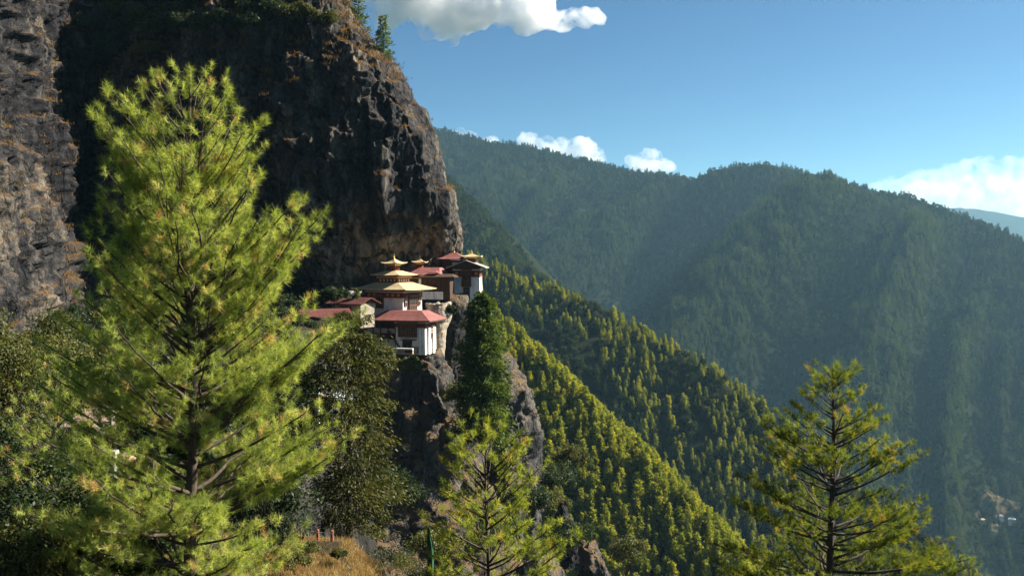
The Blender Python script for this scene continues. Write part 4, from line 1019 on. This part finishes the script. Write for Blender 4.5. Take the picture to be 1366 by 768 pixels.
for z in zs_:
    for x in xs_:
        vv.append((0.02 + x * (0.10 + 0.09 * math.sin(z * 3.0)) * (0.35 + 0.65 * min(1, (1 - z) * 4)), -0.03 - 0.07 * math.sin(x * 9 + z * 4) * x, 0.35 + z * 2.45 - 0.12 * x))
link('banner', np_mesh('banner', np.array(vv), Q=grid_quads(30, 7), smooth=True), M['flag'], t)
def boulder(u, v, D, r, label, m, seed):
    rr = np.random.default_rng(seed); n = 18
    th = np.linspace(0.02, math.pi - 0.02, n); ph = np.linspace(0, 2 * math.pi, 2 * n)
    T_, P_ = np.meshgrid(th, ph, indexing='ij'); d = np.stack([np.sin(T_) * np.cos(P_), np.sin(T_) * np.sin(P_), np.cos(T_)], -1)
    q = d.reshape(-1, 3); s_ = 1 + 0.28 * fbm(q * 1.3 + seed, 3, seed)
    s_ = np.minimum(s_, 1.0 + 0.15 * np.sign(vnoise(q * 2 + 5, seed)))
    V = q * s_[:, None] * np.array(r)
    o = link('boulder', np_mesh('boulder', V, Q=grid_quads(n, 2 * n)), m, None, tuple(at(u, v, D)))
    return tag(o, label, 'rock')
for i, (u, v, D, r, lab) in enumerate([(174, 632, 33, (0.22, 0.2, 0.16), 'small pale boulder lowest in the rubble seen through the great pine'), (203, 618, 34, (0.26, 0.25, 0.2), 'grey boulder at the right end of the rubble behind the great pine'),
                                       (186, 622, 34, (0.18, 0.2, 0.15), 'small grey boulder in the middle of the rubble behind the great pine'), (168, 612, 34.5, (0.3, 0.3, 0.22), 'brown boulder at the top of the rubble beside the white stone pillar')]):
    boulder(u, v, D, r, lab, M['rock2'] if i != 3 else M['slate'], 60 + i)
p = at(150, 634, 33); t = thing('stone_pillar', tuple(p), 'rough whitewashed stone pillar standing in a gap of the great pine', 'pillar')
b = MB(); b.box(-0.14, 0.14, -0.14, 0.14, -1.5, 0.72, 0.02); b.build('shaft', M['white'], t); MB().box(-0.18, 0.18, -0.18, 0.18, 0.72, 0.84, 0.02).build('cap', M['shingle'], t)
p = at(122, 566, 44); t = thing('stone_hut', tuple(p), 'stone hut with a pinkish slab roof showing through the pine at lower left', 'hut', R(-20))
MB().box(-0.7, 0.7, -0.6, 0.75, -0.45, 0.1).build('wall', M['stone'], t)
b = MB(); b.add([(-1.0, -1.0, 0.0), (1.0, -1.0, 0.12), (0.9, 1.0, 0.75), (-0.9, 1.0, 0.6), (-1.0, -1.0, -0.1), (1.0, -1.0, 0.02), (0.9, 1.0, 0.65), (-0.9, 1.0, 0.5)], [(0, 1, 2, 3), (7, 6, 5, 4), (0, 4, 5, 1), (1, 5, 6, 2), (2, 6, 7, 3), (3, 7, 4, 0)]); b.build('roof', M['slate'], t)
MB().box(0.6, 0.85, 0.3, 0.55, 0.2, 0.8, 0.03).build('chimney', M['white'], t)

# outcrops low in the middle, between the young pine and the spur
G_ = rock_mass('lower_outcrop', [(752, 712, 742, 150), (775, 700, 758, 149), (900, 690, 775, 146)], M['rock2'], 71, 90, 90, 9, 0.8, 0.7, 'pale grey rock outcrop rising from the bottom edge right of the young pine', 'rock')
G_ = rock_mass('lower_outcrop', [(732, 776, 800, 178), (748, 770, 817, 177), (800, 762, 826, 175), (900, 750, 835, 172)], M['rock2'], 83, 90, 90, 9, 0.8, 0.7, 'brown split rock outcrop among bushes at the foot of the near spur', 'rock')
G_ = rock_mass('lower_outcrop', [(668, 742, 758, 198), (690, 738, 766, 197), (760, 730, 776, 194)], M['rock'], 95, 80, 80, 8, 0.8, 0.7, 'dark rock outcrop in the shade between the tower rock and the spur trees', 'rock')

# ------------------------------------------------------------------ forests on the ridges
def proto_pine(name, seed, n, m, spread=0.2, pw=0.85, z0=0.08, L=0.075, Wd=0.035, hang=0.1, rag=0.35):
    r = np.random.default_rng(seed)
    nb = 60; f = z0 + (1 - z0) * (np.arange(nb) + r.random(nb)) / nb; az = np.arange(nb) * 2.39996 + r.normal(0, 0.4, nb)
    Lb = (spread * (1 - f) ** pw + 0.012) * r.uniform(1 - rag, 1 + rag * 0.5, nb)
    k = r.choice(nb, n, p=(Lb / Lb.sum())); t = r.random(n) ** 0.6
    d0 = np.stack([np.cos(az), np.sin(az), 0 * az], 1)[k]
    P = d0 * (Lb[k] * t)[:, None]; P[:, 2] = f[k] + Lb[k] * (0.15 * t - 0.1 * t * t) * 2
    P += r.normal(0, 0.012, (n, 3))
    d = unit(d0 + r.normal(0, 0.55, (n, 3)) + np.array([0, 0, 0.15 - hang]))
    ti = np.clip(r.normal(0.5, 0.13, nb)[k] + r.normal(0, 0.1, n), 0, 1)
    V, Q, tn = kites(P, d, L * r.uniform(0.6, 1.2, n), Wd * r.uniform(0.7, 1.2, n), ti, None, r)
    w = MB(); w.tube([(0, 0, -0.06), (0, 0, 0.5), (0, 0, 0.97)], [0.014, 0.009, 0.002], 5)
    nv = len(V); V = np.concatenate([V, np.array([tuple(p) for p in w.v])]); tn = np.concatenate([tn, np.full(len(w.v), 0.5)])
    wq = np.array([[i + nv for i in q] for q in w.f if len(q) == 4])
    Qa = np.concatenate([Q, wq]); mi = np.concatenate([np.zeros(len(Q), int), np.ones(len(wq), int)])
    me = np_mesh(name, V, Q=Qa, tint=tn, mi_q=mi); me.materials.append(m); me.materials.append(M['bark_far']); return me

def proto_broad(name, seed, n, m, leaf=0.09, clumps=16, sx=0.34):
    r = np.random.default_rng(seed)
    c = rdirs(clumps, r) * (r.random(clumps) ** 0.4)[:, None]
    C = np.stack([c[:, 0] * sx * 0.75, c[:, 1] * sx * 0.75, 0.6 + 0.27 * c[:, 2]], 1); rad = r.uniform(0.11, 0.2, clumps)
    k = r.integers(0, clumps, n); d = rdirs(n, r)
    P = C[k] + d * (rad[k] * r.uniform(0.7, 1.05, n))[:, None]
    dr = unit(np.cross(d, rdirs(n, r)) + 0.35 * d); ti = np.clip(r.normal(0.5, 0.14, clumps)[k] + r.normal(0, 0.1, n), 0, 1)
    V, Q, tn = kites(P - dr * leaf * 0.4, dr, leaf * r.uniform(0.6, 1.2, n), leaf * 0.6, ti, unit(d + 0.5 * rdirs(n, r)), r)
    w = MB(); w.tube([(0, 0, -0.06), (0, 0, 0.3), (0.02, 0, 0.6)], [0.02, 0.015, 0.006], 5)
    nv = len(V); V = np.concatenate([V, np.array([tuple(p) for p in w.v])]); tn = np.concatenate([tn, np.full(len(w.v), 0.5)])
    wq = np.array([[i + nv for i in q] for q in w.f if len(q) == 4])
    Qa = np.concatenate([Q, wq]); mi = np.concatenate([np.zeros(len(Q), int), np.ones(len(wq), int)])
    me = np_mesh(name, V, Q=Qa, tint=tn, mi_q=mi); me.materials.append(m); me.materials.append(M['bark_far']); return me

PINES = [proto_pine('slope_pine', 400 + i, 1300, M['far_pine'], 0.19 + 0.025 * i, 0.9, 0.03, 0.085, 0.038, 0.0, 0.5) for i in range(4)]
FIRS = [proto_pine('slope_fir', 420 + i, 1200, M['far_fir'], 0.19 + 0.025 * i, 1.0, 0.03, 0.08, 0.036, 0.35, 0.45) for i in range(3)]
BROADS = [proto_broad('slope_broadleaf', 440 + i, 900, M['far_broad']) for i in range(4)]
MTN_BRIGHT = [proto_pine('mountain_pine', 470 + i, 260, M['mtn_pine_lit'], 0.2 + 0.03 * i, 0.8, 0.05, 0.14, 0.07, 0.1) for i in range(2)]
MTN = [proto_pine('mountain_conifer', 460 + i, 260, M['mtn_tree'], 0.2 + 0.03 * i, 0.8, 0.05, 0.14, 0.07, 0.2) for i in range(3)] + [proto_broad('mountain_broadleaf', 480 + i, 260, M['mtn_tree'], 0.16, 12, 0.38) for i in range(2)]

def forest(name, P, scl, rot, idx, protos, label):
    """Trees beyond counting: one object, its points carrying the tree meshes."""
    n = len(P); me = bpy.data.meshes.new(name); me.vertices.add(n); me.vertices.foreach_set('co', np.asarray(P, np.float32).ravel())
    for nm, ty, dat in (('scl', 'FLOAT', scl), ('rot', 'FLOAT', rot), ('idx', 'FLOAT', idx)):
        a = me.attributes.new(nm, ty, 'POINT'); a.data.foreach_set('value', np.asarray(dat, np.float32))
    me.update(); o = bpy.data.objects.new(name, me); COL.objects.link(o)
    ng = bpy.data.node_groups.new(name, 'GeometryNodeTree')
    ng.interface.new_socket('Geometry', in_out='INPUT', socket_type='NodeSocketGeometry'); ng.interface.new_socket('Geometry', in_out='OUTPUT', socket_type='NodeSocketGeometry')
    gi = ng.nodes.new('NodeGroupInput'); go = ng.nodes.new('NodeGroupOutput'); jn = ng.nodes.new('GeometryNodeJoinGeometry')
    def attr(nm):
        a = ng.nodes.new('GeometryNodeInputNamedAttribute'); a.data_type = 'FLOAT'; a.inputs['Name'].default_value = nm; return a.outputs[0]
    sc_, ro_, ix_ = attr('scl'), attr('rot'), attr('idx')
    cr = ng.nodes.new('ShaderNodeCombineXYZ'); ng.links.new(ro_, cr.inputs[2])
    cs = ng.nodes.new('ShaderNodeCombineXYZ')
    for q in range(3): ng.links.new(sc_, cs.inputs[q])
    for k, pm in enumerate(protos):
        po = bpy.data.objects.new(pm.name, pm)          # mesh carrier only, never linked to the scene
        oi = ng.nodes.new('GeometryNodeObjectInfo'); oi.inputs['Object'].default_value = po; oi.inputs['As Instance'].default_value = True
        cmp_ = ng.nodes.new('FunctionNodeCompare'); cmp_.data_type = 'FLOAT'; cmp_.operation = 'EQUAL'
        ng.links.new(ix_, cmp_.inputs[0]); cmp_.inputs[1].default_value = k; cmp_.inputs['Epsilon'].default_value = 0.1
        ip = ng.nodes.new('GeometryNodeInstanceOnPoints')
        ng.links.new(gi.outputs[0], ip.inputs['Points']); ng.links.new(cmp_.outputs[0], ip.inputs['Selection']); ng.links.new(oi.outputs['Geometry'], ip.inputs['Instance'])
        ng.links.new(cr.outputs[0], ip.inputs['Rotation']); ng.links.new(cs.outputs[0], ip.inputs['Scale']); ng.links.new(ip.outputs[0], jn.inputs[0])
    ng.links.new(jn.outputs[0], go.inputs[0])
    md = o.modifiers.new('trees', 'NODES'); md.node_group = ng
    return tag(o, label, 'forest', kind='stuff')

def in_view(P, mu=140, mv=60):
    u, v, f = proj(P); return (u > -mu + 420) & (u < 1366 + mu) & (v < 768 + mv) & (f > 0)

# far mountain
P, j, i = scatter(farG, 120000, 1); keep = in_view(P) & (j > 18)
zc_ = farG[:, :, 2]; kk = np.hanning(61); kk /= kk.sum()
sm_ = np.apply_along_axis(lambda a: np.convolve(np.pad(a, 30, mode='edge'), kk, 'valid'), 1, zc_)
cvx = (zc_ - sm_)[np.clip(j.astype(int), 0, farG.shape[0] - 1), np.clip(i.astype(int), 0, farG.shape[1] - 1)][keep]
P = P[keep]; c0 = farG[20:].reshape(-1, 3); uu_, vv_, ff_ = proj(c0); c0 = c0[np.argmin((uu_ - 1330) ** 2 + (vv_ - 696) ** 2)]
open_ = np.hypot((P[:, 0] - c0[0]) / 62, (P[:, 1] - c0[1]) / 46) < 0.55 + 0.9 * vnoise(P / 25, 3); P = P[~open_]; cvx = cvx[~open_]
r_ = np.random.default_rng(2); n = len(P)
pick = np.where(fbm(P / 160, 2, 5) + r_.normal(0, 0.35, n) > 0.0, r_.integers(0, 3, n), r_.integers(3, 5, n))
pick = np.where(cvx / 14 + fbm(P / 120, 3, 15) * 0.8 + r_.normal(0, 0.5, n) > 0.75, r_.integers(5, 7, n), pick)  # brightened trees gather on convex ribs, painting their lit relief
forest('far_forest', P - np.array([0, 0, 0.8]), np.where((pick < 3) | (pick > 4), r_.uniform(9, 19, n), r_.uniform(8, 13, n)), r_.random(n) * 6.28, pick, MTN + MTN_BRIGHT, 'hazy blue-green forest covering the far mountain')
P, j, i = scatter(a2G, 12000, 3); keep = in_view(P) & (j > 5); P = P[keep]; n = len(P)
forest('hazy_forest', P - np.array([0, 0, 0.6]), r_.uniform(11, 20, n), r_.random(n) * 6.28, r_.integers(0, 7, n), MTN + MTN_BRIGHT, 'hazy forest on the ridge behind the temple tower')

# forested ridge and near spur: the largest 300 of each kind as trees of their own, the rest as one forest each
cu, cv = np.array([(c[0], c[1]) for c in c_crest], float).T
def slope_trees(G, n, seed, which):
    P, j, i = scatter(G, n, seed); r = np.random.default_rng(seed + 1)
    keep = in_view(P, 60, 40) & (j > 6); P, j = P[keep], j[keep]
    t = (j - 15) / 80.0 if which == 'ridge' else (j - 13) / 70.0
    u, v, f = proj(P)
    if which == 'ridge':
        ok = v < np.interp(u, cu, cv) + 25; P, t, u, v, f = P[ok], t[ok], u[ok], v[ok], f[ok]
    nz = fbm(P / 45, 2, 6) + r.normal(0, 0.25, len(P))
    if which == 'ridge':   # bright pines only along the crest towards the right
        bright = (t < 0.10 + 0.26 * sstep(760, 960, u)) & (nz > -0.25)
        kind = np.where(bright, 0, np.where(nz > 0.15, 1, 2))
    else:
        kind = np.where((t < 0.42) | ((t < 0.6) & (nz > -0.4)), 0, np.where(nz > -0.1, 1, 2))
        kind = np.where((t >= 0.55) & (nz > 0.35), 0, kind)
    h = np.where(kind == 0, r.uniform(6, 14, len(P)), np.where(kind == 1, r.uniform(6, 16, len(P)), r.uniform(6, 11, len(P))))
    return P, t, u, v, f, kind, h, r
R1 = slope_trees(bG, 11000, 5, 'ridge'); R2 = slope_trees(cG, 6500, 8, 'spur')
Pa = np.concatenate([R1[0], R2[0]]); U = np.concatenate([R1[2], R2[2]]); Vv = np.concatenate([R1[3], R2[3]]); Fd = np.concatenate([R1[4], R2[4]])
kind = np.concatenate([R1[5], R2[5]]); hh = np.concatenate([R1[6], R2[6]]); spur = np.concatenate([np.zeros(len(R1[0]), bool), np.ones(len(R2[0]), bool)])
Rr = np.random.default_rng(14); rot = Rr.random(len(Pa)) * 6.28; size = hh / Fd
rib_u, rib_v = [641, 650, 662, 686, 704, 714, 721, 724], [397, 430, 460, 492, 530, 560, 640, 740]
vis = (U > np.interp(Vv, rib_v, rib_u) + 4) & (U < 1366) & (Vv < 790) & (Vv > 340)
names = ['slope_pine', 'slope_fir', 'slope_broadleaf']; protos = [PINES, FIRS, BROADS]
labels = {(0, True): 'yellow-green sunlit pine on the near spur running down to the right', (0, False): 'yellow-green pine along the crest of the forested ridge behind the spur',
          (1, True): 'dark green fir on the shaded side of the near spur', (1, False): 'dark fir on the shaded face of the forested ridge behind the spur',
          (2, True): 'rounded dark broadleaf tree on the shaded side of the near spur', (2, False): 'rounded dark broadleaf tree on the shaded face of the forested ridge'}
groups = {True: 'trees on the near spur', False: 'trees on the forested ridge'}
taken = np.zeros(len(Pa), bool)
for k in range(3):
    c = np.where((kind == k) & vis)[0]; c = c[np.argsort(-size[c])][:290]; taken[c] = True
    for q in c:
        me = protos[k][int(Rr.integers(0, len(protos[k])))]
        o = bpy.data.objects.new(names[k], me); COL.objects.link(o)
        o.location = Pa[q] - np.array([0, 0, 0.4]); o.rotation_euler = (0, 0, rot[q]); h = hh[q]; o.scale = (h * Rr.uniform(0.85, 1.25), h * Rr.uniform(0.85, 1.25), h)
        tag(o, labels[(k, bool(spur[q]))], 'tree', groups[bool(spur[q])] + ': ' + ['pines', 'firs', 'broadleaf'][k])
allp = PINES + FIRS + BROADS; off = [0, 4, 7]
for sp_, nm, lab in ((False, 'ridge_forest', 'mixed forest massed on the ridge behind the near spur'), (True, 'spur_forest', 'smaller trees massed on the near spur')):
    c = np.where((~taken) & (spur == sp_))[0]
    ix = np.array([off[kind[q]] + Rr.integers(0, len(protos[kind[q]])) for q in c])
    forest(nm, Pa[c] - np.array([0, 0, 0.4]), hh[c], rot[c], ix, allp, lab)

# clearing with houses far down at the right edge
def far_hit(u, v):
    uu, vv_, ff = proj(farG[20:].reshape(-1, 3)); d = (uu - u) ** 2 + (vv_ - v) ** 2
    c = np.where(d < 60)[0]; k = c[np.argmin(ff[c])] if len(c) else np.argmin(d); return farG[20:].reshape(-1, 3)[k]

tree_pts = farG[20:].reshape(-1, 3)
def ground_far(x, y):
    d = (tree_pts[:, 0] - x) ** 2 + (tree_pts[:, 1] - y) ** 2; k = np.argpartition(d, 6)[:6]; w = 1 / (d[k] + 4); return (tree_pts[k, 2] * w).sum() / w.sum()
th_, rr_ = np.meshgrid(np.linspace(0, 2 * math.pi, 40), np.linspace(0.02, 0.6, 12))
gx = c0[0] + 70 * rr_ * np.cos(th_) * (1 + 0.25 * np.sin(3 * th_)); gy = c0[1] + 50 * rr_ * np.sin(th_) * (1 + 0.2 * np.sin(4 * th_ + 1))
gz = np.array([ground_far(a, b_) for a, b_ in zip(gx.ravel(), gy.ravel())]) + 0.4
tag(link('clearing_field', np_mesh('clearing_field', np.stack([gx.ravel(), gy.ravel(), gz], 1), Q=grid_quads(12, 40), smooth=True), M['clay']), kind='structure')
for i, (u, v, w, d, h, m, rm, lab) in enumerate([(1348, 694, 9, 7, 5, 'white', 'white', 'brightest white house on the clearing at the lower right edge'), (1338, 689, 6, 5, 4, 'white', 'shingle', 'smaller grey-roofed house left of the white one on the far clearing'),
                                              (1310, 690, 8, 5, 3, 'stone', 'slate', 'low brown-roofed house at the left end of the far clearing')]):
    p = far_hit(u, v)
    t = thing('farm_house', (p[0], p[1], p[2] + 3), lab, 'house', R(-35 + 25 * i))
    MB().box(-w / 2, w / 2, -d / 2, d / 2, -6, h).build('wall', M[m], t)
    for q in (-0.28, 0.0, 0.28): MB().box(q * w - 0.5, q * w + 0.5, -d / 2 - 0.06, -d / 2 + 0.1, h * 0.35, h * 0.75).build('window', M['glass'], t)
    b = MB(); hip_roof(b, w / 2 + 1, d / 2 + 1, w / 4, 0.3, h + 0.1, 2.2, 0.2, 0.0, 1.0, 2); b.build('roof', M[rm], t)

# ------------------------------------------------------------------ clouds (lumps of dense droplets, outside the haze)
cm, nt, out = mat('cloud_droplets')
pv_ = nt.nodes.new('ShaderNodeVolumePrincipled'); pv_.inputs['Color'].default_value = (0.99, 0.99, 0.99, 1); pv_.inputs['Density'].default_value = 0.011
pv_.inputs['Anisotropy'].default_value = 0.25; cn1 = noise_tex(nt, 0.0045, 7, 0.62, dist=0.3)
nt.links.new(mth(nt, 'MULTIPLY', ramp(nt, cn1, [(0.40, (0, 0, 0)), (0.58, (1, 1, 1))]), 0.02), pv_.inputs['Density'])
cm.cycles.volume_step_rate = 0.25
nt.links.new(pv_.outputs[0], out.inputs[1])
ct = bpy.data.textures.new('billow', 'CLOUDS'); ct.noise_scale = 170; ct.noise_depth = 4; ct.noise_basis = 'BLENDER_ORIGINAL'
ct2 = bpy.data.textures.new('wisp', 'CLOUDS'); ct2.noise_scale = 60; ct2.noise_depth = 6
import bmesh
cm2 = cm.copy(); cm2.name = 'thin_cloud_droplets'; cm2.cycles.volume_step_rate = 0.25
for nd in cm2.node_tree.nodes:
    if nd.type == 'MATH' and nd.operation == 'MULTIPLY' and abs(nd.inputs[1].default_value - 0.02) < 1e-6: nd.inputs[1].default_value = 0.0014
cm3 = cm.copy(); cm3.name = 'soft_cloud_droplets'; cm3.cycles.volume_step_rate = 0.25
for nd in cm3.node_tree.nodes:
    if nd.type == 'MATH' and nd.operation == 'MULTIPLY' and abs(nd.inputs[1].default_value - 0.02) < 1e-6: nd.inputs[1].default_value = 0.006
def cloud(lumps, D, label, seed, vox=15, a1=200, a2=90, thick=0.8, k=1.0, m=None):
    r = np.random.default_rng(seed); bm = bmesh.new()
    c0_ = at(np.mean([l[0] for l in lumps]), np.mean([l[1] for l in lumps]), D)
    for (u, v, ru, rv) in lumps:
        p = at(u, v, D) - c0_; sx, sz = ru * D / F, rv * D / F
        bmesh.ops.create_icosphere(bm, subdivisions=3, radius=1.0, matrix=Matrix.Translation(Vector(p) + Vector((0, r.uniform(-0.3, 0.3) * sx, 0))) @ Matrix.Diagonal((sx, thick * max(sz, 0.6 * sx), sz, 1)))
    me = bpy.data.meshes.new('cloud'); bm.to_mesh(me); bm.free()
    o = link('cloud', me, m or cm, None, tuple(c0_)); tag(o, label, 'cloud')
    md = o.modifiers.new('merge', 'REMESH'); md.mode = 'VOXEL'; md.voxel_size = vox * k
    for t_, st in ((ct, a1 * k), (ct2, a2 * k)):
        d = o.modifiers.new('billow', 'DISPLACE'); d.texture = t_; d.texture_coords = 'LOCAL'; d.strength = st; d.mid_level = 0.5
    md = o.modifiers.new('close', 'REMESH'); md.mode = 'VOXEL'; md.voxel_size = vox * k
    return o
cloud([(540, -8, 60, 36), (585, 6, 55, 34), (630, 8, 55, 34), (600, 36, 30, 16), (675, 10, 45, 32), (700, 24, 40, 20), (725, 2, 22, 18), (745, 28, 36, 15), (775, 24, 26, 15), (795, 22, 16, 11), (606, 56, 9, 9), (520, 20, 30, 24), (560, -40, 80, 30), (660, -40, 70, 30)], 6200,
      'large white cumulus cloud with a grey base at the top, right of the cliff', 1)
cloud([(612, 178, 14, 8), (628, 182, 12, 7), (650, 190, 18, 8)], 13500, 'smallest low white cloud peeping over the ridge close to the cliff', 2, 18, 150, 80, 0.8, 1.0, cm3)
cloud([(705, 186, 16, 10), (725, 194, 24, 12), (752, 200, 28, 15), (775, 200, 24, 17), (792, 210, 20, 14)], 13500, 'long low white cloud over the ridge, middle of the three near the cliff', 3, 18, 180, 95, 0.8, 1.0, cm3)
cloud([(852, 213, 18, 11), (868, 210, 16, 12), (882, 219, 13, 10), (870, 225, 28, 12)], 13500, 'small puffy white cloud over the ridge left of the rounded summit', 4, 18, 160, 90, 0.8, 1.0, cm3)
cloud([(1215, 250, 60, 14), (1260, 240, 55, 18), (1310, 232, 60, 20), (1370, 228, 60, 22), (1290, 262, 110, 24), (1400, 262, 90, 34), (1340, 290, 120, 26), (1230, 268, 60, 14)], 14500, 'broad hazy cloud bank low at the right edge behind the ridge', 5, 30, 240, 120, 0.6, 1.0, cm2)

# ------------------------------------------------------------------ the valley air
hm, nt, out = mat('valley_haze')
hv = nt.nodes.new('ShaderNodeVolumePrincipled'); hv.inputs['Color'].default_value = (0.42, 0.76, 1.0, 1); hv.inputs['Density'].default_value = 0.000040
hv.inputs['Anisotropy'].default_value = 0.3; nt.links.new(hv.outputs[0], out.inputs[1])
tag(MB().box(-7600, 7600, -320, 10800, -900, 600).build('haze', hm), kind='stuff')
#@@END
